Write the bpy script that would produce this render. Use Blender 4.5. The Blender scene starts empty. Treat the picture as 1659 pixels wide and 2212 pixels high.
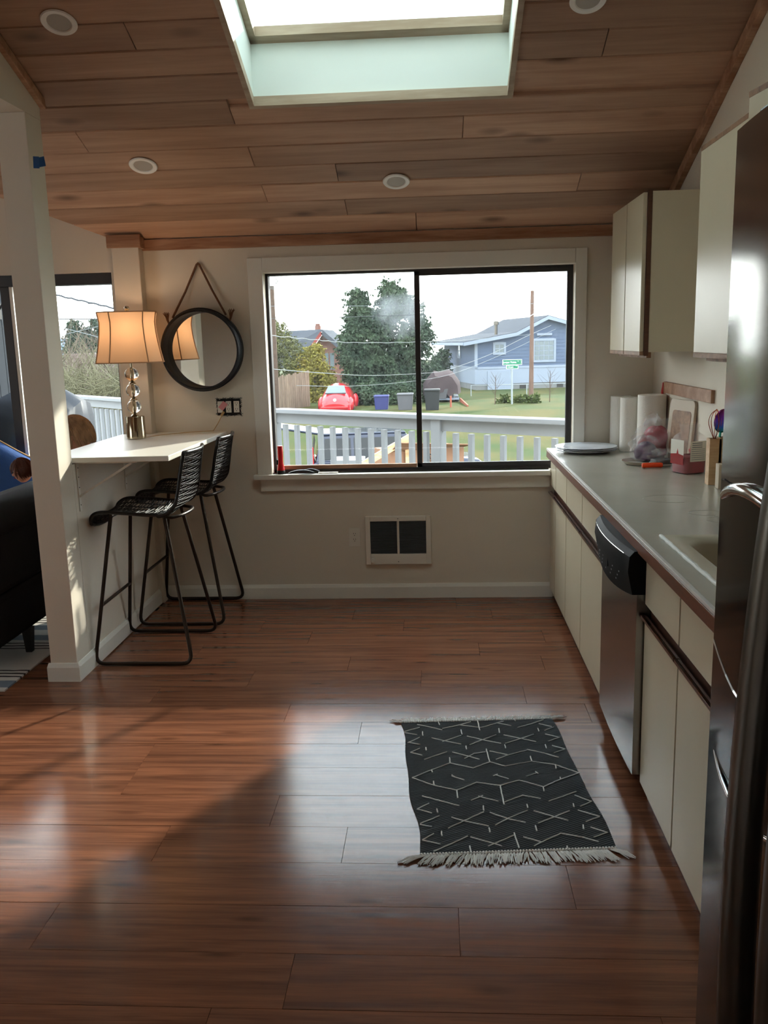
import bpy, bmesh, math, random
from math import sin, cos, pi, radians, sqrt, atan2
from mathutils import Vector, Matrix

# ------------------------------------------------------------------ camera, sky, sun, exposure
SC = bpy.context.scene
COL = SC.collection
IW, IH = 1659.0, 2212.0
FPX, YAW, PITCH, ROLL, EYE = 1918.13, 0.06197, 0.19001, 0.02572, 1.56058

def cam_axes():
    fwd = Vector((-sin(YAW)*cos(PITCH), cos(YAW)*cos(PITCH), -sin(PITCH)))
    right = Vector((cos(YAW), sin(YAW), 0))
    down = fwd.cross(right)
    c, s = cos(ROLL), sin(ROLL)
    return right*c + down*s, down*c - right*s, fwd
RT, DN, FW = cam_axes()

cam_data = bpy.data.cameras.new('camera')
cam_data.sensor_fit = 'HORIZONTAL'
cam_data.sensor_width = 36.0
cam_data.lens = FPX/IW*36.0
cam_data.clip_start = 0.05
cam_data.clip_end = 3000
cam = bpy.data.objects.new('camera', cam_data)
COL.objects.link(cam)
M = Matrix.Identity(4)
for i in range(3):
    M[i][0] = RT[i]; M[i][1] = -DN[i]; M[i][2] = -FW[i]
M[0][3], M[1][3], M[2][3] = 0, 0, EYE
cam.matrix_world = M
SC.camera = cam

SC.view_settings.view_transform = 'Standard'
SC.view_settings.look = 'None'
SC.view_settings.gamma = 1.0
SC.view_settings.use_curve_mapping = False
SC.view_settings.exposure = 0.52
SC.cycles.use_denoising = True
SC.cycles.use_adaptive_sampling = True
SC.cycles.adaptive_threshold = 0.15
SC.cycles.adaptive_min_samples = 16
SC.cycles.max_bounces = 7
SC.cycles.diffuse_bounces = 4
SC.cycles.glossy_bounces = 3
SC.cycles.transmission_bounces = 6
SC.cycles.transparent_max_bounces = 16
SC.cycles.caustics_reflective = False
SC.cycles.caustics_refractive = False
SC.cycles.sample_clamp_indirect = 8.0

# hazy bright sky with thin cloud, whiter near the horizon
SKY = 4.4
world = bpy.data.worlds.new('hazy_sky')
SC.world = world
world.use_nodes = True
nt = world.node_tree
for n in list(nt.nodes): nt.nodes.remove(n)
w_out = nt.nodes.new('ShaderNodeOutputWorld')
w_bg = nt.nodes.new('ShaderNodeBackground')
w_tc = nt.nodes.new('ShaderNodeTexCoord')
w_sep = nt.nodes.new('ShaderNodeSeparateXYZ')
w_ramp = nt.nodes.new('ShaderNodeValToRGB')
w_ns = nt.nodes.new('ShaderNodeTexNoise')
w_map = nt.nodes.new('ShaderNodeMapping')
w_mix = nt.nodes.new('ShaderNodeMix'); w_mix.data_type = 'RGBA'
w_cr = nt.nodes.new('ShaderNodeMapRange')
w_map.inputs['Scale'].default_value = (1.0, 1.0, 3.5)
w_ns.inputs['Scale'].default_value = 2.6
w_ns.inputs['Detail'].default_value = 5.0
w_ramp.color_ramp.elements[0].position = 0.0
w_ramp.color_ramp.elements[0].color = (0.98, 0.99, 1.0, 1)
w_ramp.color_ramp.elements[1].position = 0.75
w_ramp.color_ramp.elements[1].color = (0.70, 0.84, 1.0, 1)
e = w_ramp.color_ramp.elements.new(0.14); e.color = (0.90, 0.95, 1.0, 1)
w_cr.inputs['From Min'].default_value = 0.36
w_cr.inputs['From Max'].default_value = 0.60
w_mix.inputs['B'].default_value = (1.0, 1.0, 1.0, 1)
L = nt.links.new
L(w_tc.outputs['Generated'], w_sep.inputs[0])
L(w_sep.outputs['Z'], w_ramp.inputs['Fac'])
L(w_tc.outputs['Generated'], w_map.inputs['Vector'])
L(w_map.outputs[0], w_ns.inputs['Vector'])
L(w_ns.outputs['Fac'], w_cr.inputs['Value'])
L(w_cr.outputs[0], w_mix.inputs['Factor'])
L(w_ramp.outputs['Color'], w_mix.inputs['A'])
L(w_mix.outputs['Result'], w_bg.inputs['Color'])
w_bg.inputs['Strength'].default_value = SKY
L(w_bg.outputs[0], w_out.inputs['Surface'])

# low hazy sun ahead and to the right of the window
SUN_AZ, SUN_EL = radians(31.0), radians(22.0)
sun_data = bpy.data.lights.new('sun', 'SUN')
sun_data.energy = 6.0
sun_data.color = (1.0, 0.93, 0.82)
sun_data.angle = radians(1.6)
sun = bpy.data.objects.new('sun', sun_data)
COL.objects.link(sun)
to_sun = Vector((sin(SUN_AZ)*cos(SUN_EL), cos(SUN_AZ)*cos(SUN_EL), sin(SUN_EL)))
sun.rotation_euler = to_sun.to_track_quat('Z', 'Y').to_euler()
sun.location = (20, 30, 20)

# ------------------------------------------------------------------ helpers
rnd = random.Random(7)

def at(px, py, Y):
    """point of the room frame on the plane y = Y that the photograph shows at (px, py)"""
    d = RT*((px-IW/2)/FPX) + DN*((py-IH/2)/FPX) + FW
    t = Y/d.y
    return Vector((d.x*t, Y, EYE + d.z*t))

def lin(c):
    def f(u):
        u /= 255.0
        return u/12.92 if u <= 0.04045 else ((u+0.055)/1.055)**2.4
    return tuple(f(u) for u in c)

MATS = {}
def pm(name, col, rough=0.5, metal=0.0, var=0.0, vs=6.0, bump=0.0, bs=40.0, stretch=(1, 1, 1), orand=0.0,
       spec=0.5, trans=0.0, ior=1.45, coat=0.0, emit=0.0, sub=0.0, sheen=0.0, aniso=0.0, hue2=None):
    """principled material: colour in sRGB bytes, optional noise variation, per-object variation and bump"""
    if name in MATS: return MATS[name]
    m = bpy.data.materials.new(name); m.use_nodes = True
    nt = m.node_tree; b = nt.nodes['Principled BSDF']; L = nt.links.new
    c = lin(col)
    b.inputs['Base Color'].default_value = (*c, 1)
    b.inputs['Roughness'].default_value = rough
    b.inputs['Metallic'].default_value = metal
    b.inputs['Specular IOR Level'].default_value = spec
    b.inputs['IOR'].default_value = ior
    b.inputs['Transmission Weight'].default_value = trans
    b.inputs['Coat Weight'].default_value = coat
    b.inputs['Sheen Weight'].default_value = sheen
    b.inputs['Anisotropic'].default_value = aniso
    if emit:
        b.inputs['Emission Color'].default_value = (*c, 1)
        b.inputs['Emission Strength'].default_value = emit
    if var or bump or orand:
        tc = nt.nodes.new('ShaderNodeTexCoord'); mp = nt.nodes.new('ShaderNodeMapping')
        mp.inputs['Scale'].default_value = stretch
        oi = nt.nodes.new('ShaderNodeObjectInfo')
        mul = nt.nodes.new('ShaderNodeMath'); mul.operation = 'MULTIPLY'; mul.inputs[1].default_value = 37.0
        L(oi.outputs['Random'], mul.inputs[0])
        if orand:
            L(mul.outputs[0], mp.inputs['Location'])
        L(tc.outputs['Object'], mp.inputs['Vector'])
    if var or orand:
        ns = nt.nodes.new('ShaderNodeTexNoise'); ns.inputs['Scale'].default_value = vs; ns.inputs['Detail'].default_value = 6
        L(mp.outputs[0], ns.inputs['Vector'])
        mr = nt.nodes.new('ShaderNodeMapRange'); mr.inputs['From Min'].default_value = .3; mr.inputs['From Max'].default_value = .7
        L(ns.outputs['Fac'], mr.inputs['Value'])
        mx = nt.nodes.new('ShaderNodeMix'); mx.data_type = 'RGBA'
        a = tuple(u*(1-var) for u in c); d = tuple(min(1, u*(1+var)) for u in c)
        if hue2: d = lin(hue2)
        mx.inputs['A'].default_value = (*a, 1); mx.inputs['B'].default_value = (*d, 1)
        L(mr.outputs[0], mx.inputs['Factor'])
        res = mx.outputs['Result']
        if orand:
            hs = nt.nodes.new('ShaderNodeHueSaturation')
            m2 = nt.nodes.new('ShaderNodeMapRange'); m2.inputs['To Min'].default_value = 1-orand; m2.inputs['To Max'].default_value = 1+orand
            L(oi.outputs['Random'], m2.inputs['Value']); L(m2.outputs[0], hs.inputs['Value'])
            L(res, hs.inputs['Color']); res = hs.outputs['Color']
        L(res, b.inputs['Base Color'])
    if bump:
        n2 = nt.nodes.new('ShaderNodeTexNoise'); n2.inputs['Scale'].default_value = bs; n2.inputs['Detail'].default_value = 4
        L(mp.outputs[0], n2.inputs['Vector'])
        bp = nt.nodes.new('ShaderNodeBump'); bp.inputs['Strength'].default_value = bump; bp.inputs['Distance'].default_value = .004
        L(n2.outputs['Fac'], bp.inputs['Height']); L(bp.outputs[0], b.inputs['Normal'])
    MATS[name] = m
    return m

def wood(name, light, dark, rough, grain=(1.1, 16, 16), orand=.12, knots=.5, spec=.5, knot_scale=(2.2, 6.5, 6.5), coat=0.0, streak=1.0):
    """plank wood with grain along local x, knots, and a tone that differs from board to board"""
    m = bpy.data.materials.new(name); m.use_nodes = True
    nt = m.node_tree; b = nt.nodes['Principled BSDF']; L = nt.links.new
    b.inputs['Specular IOR Level'].default_value = spec
    b.inputs['Coat Weight'].default_value = coat
    tc = nt.nodes.new('ShaderNodeTexCoord'); oi = nt.nodes.new('ShaderNodeObjectInfo')
    mul = nt.nodes.new('ShaderNodeMath'); mul.operation = 'MULTIPLY'; mul.inputs[1].default_value = 61.0
    L(oi.outputs['Random'], mul.inputs[0])
    add = nt.nodes.new('ShaderNodeVectorMath'); add.operation = 'ADD'
    L(tc.outputs['Object'], add.inputs[0]); L(mul.outputs[0], add.inputs[1])
    mp = nt.nodes.new('ShaderNodeMapping'); mp.inputs['Scale'].default_value = grain
    L(add.outputs[0], mp.inputs['Vector'])
    n1 = nt.nodes.new('ShaderNodeTexNoise'); n1.inputs['Scale'].default_value = 1.6; n1.inputs['Detail'].default_value = 7; n1.inputs['Distortion'].default_value = .6
    L(mp.outputs[0], n1.inputs['Vector'])
    n3 = nt.nodes.new('ShaderNodeTexNoise'); n3.inputs['Scale'].default_value = 9; n3.inputs['Detail'].default_value = 3
    L(mp.outputs[0], n3.inputs['Vector'])
    av = nt.nodes.new('ShaderNodeMath'); av.operation = 'MULTIPLY_ADD'; av.inputs[1].default_value = .35
    L(n3.outputs['Fac'], av.inputs[0]); L(n1.outputs['Fac'], av.inputs[2])
    mr = nt.nodes.new('ShaderNodeMapRange'); mr.inputs['From Min'].default_value = .48; mr.inputs['From Max'].default_value = .86
    mr.inputs['To Min'].default_value = 0.0; mr.inputs['To Max'].default_value = streak
    L(av.outputs[0], mr.inputs['Value'])
    mx = nt.nodes.new('ShaderNodeMix'); mx.data_type = 'RGBA'
    mx.inputs['A'].default_value = (*lin(light), 1); mx.inputs['B'].default_value = (*lin(dark), 1)
    L(mr.outputs[0], mx.inputs['Factor'])
    res = mx.outputs['Result']
    if knots:
        mk = nt.nodes.new('ShaderNodeMapping'); mk.inputs['Scale'].default_value = knot_scale
        L(add.outputs[0], mk.inputs['Vector'])
        vo = nt.nodes.new('ShaderNodeTexVoronoi'); vo.inputs['Scale'].default_value = 1.0
        L(mk.outputs[0], vo.inputs['Vector'])
        kr = nt.nodes.new('ShaderNodeMapRange'); kr.inputs['From Min'].default_value = .05; kr.inputs['From Max'].default_value = .22
        kr.inputs['To Min'].default_value = knots; kr.inputs['To Max'].default_value = 0
        L(vo.outputs['Distance'], kr.inputs['Value'])
        k2 = nt.nodes.new('ShaderNodeMix'); k2.data_type = 'RGBA'
        k2.inputs['B'].default_value = (*[u*.35 for u in lin(dark)], 1)
        L(kr.outputs[0], k2.inputs['Factor']); L(res, k2.inputs['A']); res = k2.outputs['Result']
    hs = nt.nodes.new('ShaderNodeHueSaturation')
    m2 = nt.nodes.new('ShaderNodeMapRange'); m2.inputs['To Min'].default_value = 1-orand; m2.inputs['To Max'].default_value = 1+orand
    L(oi.outputs['Random'], m2.inputs['Value']); L(m2.outputs[0], hs.inputs['Value']); L(res, hs.inputs['Color'])
    L(hs.outputs['Color'], b.inputs['Base Color'])
    rr = nt.nodes.new('ShaderNodeMapRange'); rr.inputs['To Min'].default_value = rough-.05; rr.inputs['To Max'].default_value = rough+.07
    L(n1.outputs['Fac'], rr.inputs['Value']); L(rr.outputs[0], b.inputs['Roughness'])
    bp = nt.nodes.new('ShaderNodeBump'); bp.inputs['Strength'].default_value = .12; bp.inputs['Distance'].default_value = .001
    L(n3.outputs['Fac'], bp.inputs['Height']); L(bp.outputs[0], b.inputs['Normal'])
    MATS[name] = m
    return m

def pane_mat(name, tint=(1, 1, 1), refl=.06):
    m = bpy.data.materials.new(name); m.use_nodes = True
    nt = m.node_tree
    for n in list(nt.nodes): nt.nodes.remove(n)
    o = nt.nodes.new('ShaderNodeOutputMaterial'); t = nt.nodes.new('ShaderNodeBsdfTransparent'); g = nt.nodes.new('ShaderNodeBsdfGlossy')
    mx = nt.nodes.new('ShaderNodeMixShader'); fr = nt.nodes.new('ShaderNodeFresnel'); fr.inputs['IOR'].default_value = 1.45
    t.inputs['Color'].default_value = (*tint, 1); g.inputs['Roughness'].default_value = .01
    ml = nt.nodes.new('ShaderNodeMath'); ml.operation = 'MULTIPLY'; ml.inputs[1].default_value = refl/.035
    ml.use_clamp = True
    L = nt.links.new
    ge = nt.nodes.new('ShaderNodeNewGeometry'); sb = nt.nodes.new('ShaderNodeMath'); sb.operation = 'SUBTRACT'; sb.inputs[0].default_value = 1
    m3 = nt.nodes.new('ShaderNodeMath'); m3.operation = 'MULTIPLY'
    L(ge.outputs['Backfacing'], sb.inputs[1]); L(sb.outputs[0], m3.inputs[0]); L(ml.outputs[0], m3.inputs[1])
    L(fr.outputs[0], ml.inputs[0]); L(m3.outputs[0], mx.inputs['Fac'])
    L(t.outputs[0], mx.inputs[1]); L(g.outputs[0], mx.inputs[2]); L(mx.outputs[0], o.inputs['Surface'])
    MATS[name] = m
    return m

def film_mat(name, col, alpha, rough=.12):
    """thin plastic film: partly see-through, partly a glossy surface"""
    m = bpy.data.materials.new(name); m.use_nodes = True
    nt = m.node_tree; b = nt.nodes['Principled BSDF']
    b.inputs['Base Color'].default_value = (*lin(col), 1); b.inputs['Roughness'].default_value = rough
    b.inputs['Alpha'].default_value = alpha; b.inputs['Specular IOR Level'].default_value = .8
    MATS[name] = m
    return m

class MB:
    """collects shapes, then links them as ONE mesh object"""
    def __init__(s): s.v = []; s.f = []
    def add(s, vs, fs):
        n = len(s.v); s.v += [Vector(p) for p in vs]; s.f += [tuple(i+n for i in q) for q in fs]; return s
    def box(s, lo, hi):
        (a, b, c), (d, e, f) = lo, hi
        if a > d: a, d = d, a
        if b > e: b, e = e, b
        if c > f: c, f = f, c
        return s.add([(a,b,c),(d,b,c),(d,e,c),(a,e,c),(a,b,f),(d,b,f),(d,e,f),(a,e,f)],
                     [(0,3,2,1),(4,5,6,7),(0,1,5,4),(1,2,6,5),(2,3,7,6),(3,0,4,7)])
    def obox(s, c, size, rot=None):
        c = Vector(c); x, y, z = (u/2 for u in size); R = rot if rot else Matrix.Identity(3)
        ps = [c + R @ Vector(p) for p in [(-x,-y,-z),(x,-y,-z),(x,y,-z),(-x,y,-z),(-x,-y,z),(x,-y,z),(x,y,z),(-x,y,z)]]
        return s.add(ps, [(0,3,2,1),(4,5,6,7),(0,1,5,4),(1,2,6,5),(2,3,7,6),(3,0,4,7)])
    def bar(s, p, q, w, h, up=(0, 0, 1)):
        """box beam from p to q, w wide and h high"""
        p, q = Vector(p), Vector(q); d = (q-p); ln = d.length; x = d.normalized(); u = Vector(up)
        y = u.cross(x)
        if y.length < 1e-6: y = Vector((0, 1, 0)).cross(x)
        y.normalize(); z = x.cross(y)
        return s.obox((p+q)/2, (ln, w, h), Matrix((x, y, z)).transposed())
    def prism(s, poly, vec):
        n = len(poly); vec = Vector(vec); a = [Vector(p) for p in poly]; b = [p+vec for p in a]
        return s.add(a+b, [tuple(range(n))[::-1], tuple(range(n, 2*n))] + [(i, (i+1) % n, n+(i+1) % n, n+i) for i in range(n)])
    def tube(s, pts, r, n=8, closed=False, cap=True):
        pts = [Vector(p) for p in pts]; k = len(pts); rs = r if isinstance(r, (list, tuple)) else [r]*k
        prev = None; rings = []
        for i, p in enumerate(pts):
            a = pts[(i-1) % k] if (closed or i > 0) else p; b = pts[(i+1) % k] if (closed or i < k-1) else p
            t = (b-a).normalized() if (b-a).length > 1e-9 else Vector((0, 0, 1))
            if prev is None:
                u = Vector((0, 0, 1)) if abs(t.z) < .9 else Vector((1, 0, 0))
                x = u.cross(t).normalized()
            else:
                x = prev - t*prev.dot(t)
                x = x.normalized() if x.length > 1e-6 else Vector((1, 0, 0))
            y = t.cross(x); prev = x
            rings.append([p + (x*cos(2*pi*j/n) + y*sin(2*pi*j/n))*rs[i] for j in range(n)])
        vs = [q for g in rings for q in g]; fs = []
        for i in range(k if closed else k-1):
            o, o2 = i*n, ((i+1) % k)*n
            fs += [(o+j, o+(j+1) % n, o2+(j+1) % n, o2+j) for j in range(n)]
        if cap and not closed: fs += [tuple(range(n))[::-1], tuple(range((k-1)*n, k*n))]
        return s.add(vs, fs)
    def lathe(s, prof, c=(0, 0, 0), n=24, rot=None, sc=(1, 1)):
        c = Vector(c); R = rot if rot else Matrix.Identity(3); vs = []; fs = []; k = len(prof)
        for r, z in prof:
            for j in range(n):
                a = 2*pi*j/n
                vs.append(c + R @ Vector((r*cos(a)*sc[0], r*sin(a)*sc[1], z)))
        for i in range(k-1):
            fs += [(i*n+j, i*n+(j+1) % n, (i+1)*n+(j+1) % n, (i+1)*n+j) for j in range(n)]
        if prof[0][0] > 1e-6: fs.append(tuple(range(n))[::-1])
        if prof[-1][0] > 1e-6: fs.append(tuple(range((k-1)*n, k*n)))
        return s.add(vs, fs)
    def ball(s, c, r, nu=16, nv=10, rot=None):
        r = r if isinstance(r, (tuple, list)) else (r, r, r); c = Vector(c); R = rot if rot else Matrix.Identity(3)
        vs = [c + R @ Vector((0, 0, -r[2]))]; fs = []
        for i in range(1, nv):
            t = -pi/2 + pi*i/nv
            for j in range(nu):
                a = 2*pi*j/nu
                vs.append(c + R @ Vector((r[0]*cos(t)*cos(a), r[1]*cos(t)*sin(a), r[2]*sin(t))))
        vs.append(c + R @ Vector((0, 0, r[2]))); top = len(vs)-1
        fs += [(0, 1+(j+1) % nu, 1+j) for j in range(nu)]
        for i in range(nv-2):
            o = 1+i*nu
            fs += [(o+j, o+(j+1) % nu, o+nu+(j+1) % nu, o+nu+j) for j in range(nu)]
        o = 1+(nv-2)*nu
        fs += [(o+j, o+(j+1) % nu, top) for j in range(nu)]
        return s.add(vs, fs)
    def sheet(s, rows, thick=0.0, wrap=False):
        """grid surface, optionally given a thickness along its normals"""
        nr, ncl = len(rows), len(rows[0]); P = [[Vector(p) for p in r] for r in rows]
        vs = [p for r in P for p in r]; fs = []
        nc = ncl if wrap else ncl-1
        for i in range(nr-1):
            for j in range(nc):
                j2 = (j+1) % ncl
                fs.append((i*ncl+j, i*ncl+j2, (i+1)*ncl+j2, (i+1)*ncl+j))
        if thick:
            N = []
            for i in range(nr):
                for j in range(ncl):
                    a = P[min(i+1, nr-1)][j]-P[max(i-1, 0)][j]
                    b = (P[i][(j+1) % ncl]-P[i][(j-1) % ncl]) if wrap else (P[i][min(j+1, ncl-1)]-P[i][max(j-1, 0)])
                    nn = b.cross(a); N.append(nn.normalized() if nn.length > 1e-9 else Vector((0, 0, 1)))
            m = len(vs); vs = vs + [p - q*thick for p, q in zip(vs, N)]
            fs = fs + [tuple(i+m for i in q[::-1]) for q in fs]
            for j in range(nc):
                j2 = (j+1) % ncl
                fs.append((j2, j, m+j, m+j2))
                b = (nr-1)*ncl; fs.append((b+j, b+j2, m+b+j2, m+b+j))
            if not wrap:
                for i in range(nr-1):
                    a, b = i*ncl, (i+1)*ncl
                    fs.append((a, b, m+b, m+a)); a += ncl-1; b += ncl-1; fs.append((b, a, m+a, m+b))
        return s.add(vs, fs)
    def build(s, name, mat, parent=None, bevel=0.0, smooth=None, local=False, origin=None, seg=2):
        if parent is not None and not local: off = Vector(parent.location)
        elif parent is not None: off = Vector((0, 0, 0))
        elif origin is not None: off = Vector(origin)
        else:
            xs = [p.x for p in s.v]; ys = [p.y for p in s.v]; zs = [p.z for p in s.v]
            off = Vector(((min(xs)+max(xs))/2, (min(ys)+max(ys))/2, min(zs)))
        me = bpy.data.meshes.new(name)
        me.from_pydata([tuple(p-off) for p in s.v], [], s.f)
        me.update()
        me.materials.append(MATS[mat] if isinstance(mat, str) else mat)
        if smooth:
            me.polygons.foreach_set('use_smooth', [True]*len(me.polygons))
            try: me.set_sharp_from_angle(angle=radians(smooth if smooth is not True else 40))
            except Exception: pass
        o = bpy.data.objects.new(name, me); COL.objects.link(o)
        if parent is not None: o.parent = parent
        else: o.location = off
        if bevel:
            b = o.modifiers.new('bevel', 'BEVEL'); b.width = bevel; b.segments = seg; b.limit_method = 'ANGLE'; b.angle_limit = radians(40)
        return o

def tag(o, label=None, cat=None, group=None, kind=None):
    if label: o['label'] = label
    if cat: o['category'] = cat
    if group: o['group'] = group
    if kind: o['kind'] = kind
    return o
def thing(name, label, cat, loc=(0, 0, 0), rz=0.0, group=None, kind=None):
    o = bpy.data.objects.new(name, None); COL.objects.link(o)
    o.empty_display_size = .05
    o.location = loc; o.rotation_euler = (0, 0, rz)
    return tag(o, label, cat, group, kind)
def copy_tree(o, parent=None):
    c = o.copy(); COL.objects.link(c); c.parent = parent
    for ch in list(o.children): copy_tree(ch, c)
    return c
def B(lo, hi): return MB().box(lo, hi)
def curve(pts, n=8):
    """Catmull-Rom through the points"""
    P = [Vector(p) for p in pts]; P = [P[0]*2-P[1]] + P + [P[-1]*2-P[-2]]; out = []
    for i in range(1, len(P)-2):
        for k in range(n):
            t = k/n; a, b, c, d = P[i-1], P[i], P[i+1], P[i+2]
            out.append(.5*((2*b) + (c-a)*t + (2*a-5*b+4*c-d)*t*t + (3*b-a-3*c+d)*t**3))
    out.append(P[-2]); return out
def lettering(text, size, mat, name, parent, loc, rot, extrude=.002, local=False, sx=1.0):
    cu = bpy.data.curves.new(name, 'FONT'); cu.body = text; cu.size = size; cu.extrude = extrude; cu.align_x = 'CENTER'; cu.align_y = 'CENTER'
    cu.resolution_u = 2
    t = bpy.data.objects.new(name+'_curve', cu); COL.objects.link(t)
    bpy.context.view_layer.update()
    me = bpy.data.meshes.new_from_object(t.evaluated_get(bpy.context.evaluated_depsgraph_get()))
    bpy.data.objects.remove(t)
    me.materials.clear(); me.materials.append(MATS[mat])
    o = bpy.data.objects.new(name, me); COL.objects.link(o); o.parent = parent
    o.location = Vector(loc) - (Vector((0, 0, 0)) if local else Vector(parent.location)); o.rotation_euler = rot
    o.scale = (sx, 1, 1)
    return o

# ------------------------------------------------------------------ materials
pm('wall_paint', (218, 208, 192), .62, var=.02, vs=3, bump=.08, bs=120)
pm('trim_paint', (228, 224, 214), .38)
pm('well_paint', (222, 230, 224), .55)
wood('floor_wood', (140, 90, 65), (79, 49, 37), .155, grain=(.9, 20, 20), orand=.07, knots=.55, spec=.5, streak=.8, knot_scale=(3.2, 13, 13))
wood('ceiling_wood', (188, 152, 126), (146, 110, 88), .55, grain=(.6, 9, 9), orand=.32, streak=.65, knots=.75, knot_scale=(2.4, 5.5, 5.5), spec=.35)
wood('trim_wood', (182, 142, 112), (140, 94, 64), .5, grain=(1, 10, 10), orand=.08, knots=.5)
wood('pale_wood', (214, 182, 142), (180, 140, 100), .5, grain=(1.2, 10, 10), orand=.06, knots=.0)
wood('skylight_wood', (184, 168, 146), (158, 138, 114), .5, grain=(1.2, 10, 10), orand=.04, knots=.0)
wood('board_wood', (160, 122, 92), (112, 80, 58), .6, grain=(2, 14, 14), orand=.05, knots=0)
pm('cabinet_white', (200, 189, 164), .32, var=.015, vs=4)
pm('cabinet_brown', (84, 52, 38), .4, var=.15, vs=10, stretch=(1, 1, 8))
pm('nosing_brown', (104, 58, 36), .38, var=.2, vs=12, stretch=(6, .6, 6))
pm('laminate_grey', (168, 164, 152), .24, var=.05, vs=5, spec=.5)
pm('laminate_edge', (206, 200, 194), .4, var=.06, vs=60)
pm('sink_beige', (186, 178, 156), .22)
pm('caulk_white', (226, 226, 220), .6, bump=.4, bs=200)
pm('steel', (176, 174, 172), .27, 1.0, var=.03, vs=2, stretch=(.5, .5, 60), aniso=.5)
pm('fridge_steel', (112, 110, 106), .14, 1.0, bump=.01, bs=4, stretch=(.2, .2, 1))
pm('steel_dark', (96, 92, 86), .34, 1.0)
pm('chrome', (205, 205, 205), .12, 1.0)
pm('nickel', (178, 164, 140), .16, 1.0)
pm('black_plastic', (16, 17, 19), .42, spec=.35)
pm('panel_black', (14, 15, 17), .6, spec=.12)
pm('black_gloss', (8, 9, 11), .08)
pm('black_matte', (20, 19, 19), .6)
pm('wicker', (20, 18, 18), .32, var=.3, vs=30)
pm('stool_metal', (58, 49, 43), .36, .7)
pm('bronze', (58, 56, 58), .45, .2)
pm('mirror_silver', (236, 238, 236), .01, 1.0)
pm('mirror_frame', (24, 27, 33), .5, .3, var=.25, vs=30, bump=.3, bs=80)
pm('rope', (108, 74, 52), .85, var=.25, vs=90)
pm('white_plastic', (224, 218, 206), .4)
pm('ring_white', (240, 240, 236), .4)
pm('socket_dark', (22, 20, 22), .7)
pm('pink_note', (226, 150, 152), .7)
pm('plate_white', (222, 226, 232), .14)
pm('paper', (226, 220, 210), .85, bump=.35, bs=160)
pm('orange', (232, 74, 26), .35)
pm('red_plastic', (196, 26, 30), .3)
pm('red_torch', (224, 30, 34), .25, trans=.35)
pm('red_cloth', (150, 34, 52), .7, var=.3, vs=20)
pm('purple_cloth', (74, 34, 70), .7, var=.3, vs=20)
pm('blue_tape', (22, 78, 140), .6)
pm('sofa', (25, 21, 20), .85, var=.15, vs=12, bump=.2, bs=200, spec=.2)
pm('pillow_blue', (44, 84, 146), .8, var=.1, vs=30, bump=.3, bs=250)
pm('cord_tan', (196, 160, 110), .8)
pm('skin', (214, 160, 134), .55)
pm('hair_sandy', (172, 138, 104), .55, var=.35, vs=40, stretch=(1, 1, .3))
pm('hair_auburn', (98, 54, 38), .5, var=.35, vs=40, stretch=(1, 1, .3))
pm('shirt_grey', (90, 96, 110), .8)
pm('shirt_green', (86, 104, 84), .8)
pm('jeans', (52, 62, 92), .85)
pm('rug_dark', (46, 48, 52), .95, var=.12, vs=30, bump=.5, bs=300)
pm('yarn_white', (238, 236, 232), .9)
pane_mat('window_glass', (.93, .96, .95), .018)
pane_mat('skylight_glass', (.78, .84, .82), .035)
pm('crystal', (255, 246, 232), .02, trans=1.0, ior=1.5)
film_mat('clear_film', (225, 228, 232), .17, .05)
film_mat('tag_film', (235, 238, 240), .35, .5)
film_mat('jar_plastic', (226, 214, 214), .15, .05)
# ------------------------------------------------------------------ the setting
BY, XR, ZC, SL = 5.295, 1.26, 2.175, 0.396          # back wall, right wall, ceiling height at the back wall, ceiling slope
def zc(Y): return ZC + SL*(BY-Y)
def valley(Y): return -1.86 - .943*(BY-Y)
RIDGE = 1.5

# floor: a slab with real planks laid where the photograph shows them
fl = B((-5.5, -2.3, -.12), (XR, 5.435, -.0085)).build('floor', 'floor_wood', origin=(0, 0, 0))
tag(fl, 'reddish brown wood plank floor running through kitchen and living room', 'floor', kind='structure')
SEAMS = [1.24, 1.44, 1.64, 1.84, 2.035, 2.235, 2.445, 2.65, 2.853, 3.06, 3.26, 3.464, 3.655, 3.85, 4.056, 4.25, 4.45, 4.65, 4.85, 5.05, 5.29]
JOIN = {3: [-1.6, -.388, .8], 4: [-1.1, .041], 5: [-1.4, .368, 1.1], 6: [-.9, -.31], 7: [-.57, .7], 8: [-1.143, .30], 9: [-1.145, .476], 10: [-.33, .9], 11: [-.66, .62],
        12: [-1.3, .373], 13: [-.9, -.09], 14: [-.45, .5], 15: [-1.25, .2], 16: [-.7, .55], 17: [-1.0, -.2], 18: [-.5, .3], 19: [-1.2, 0.1]}
prng = random.Random(3)
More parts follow.
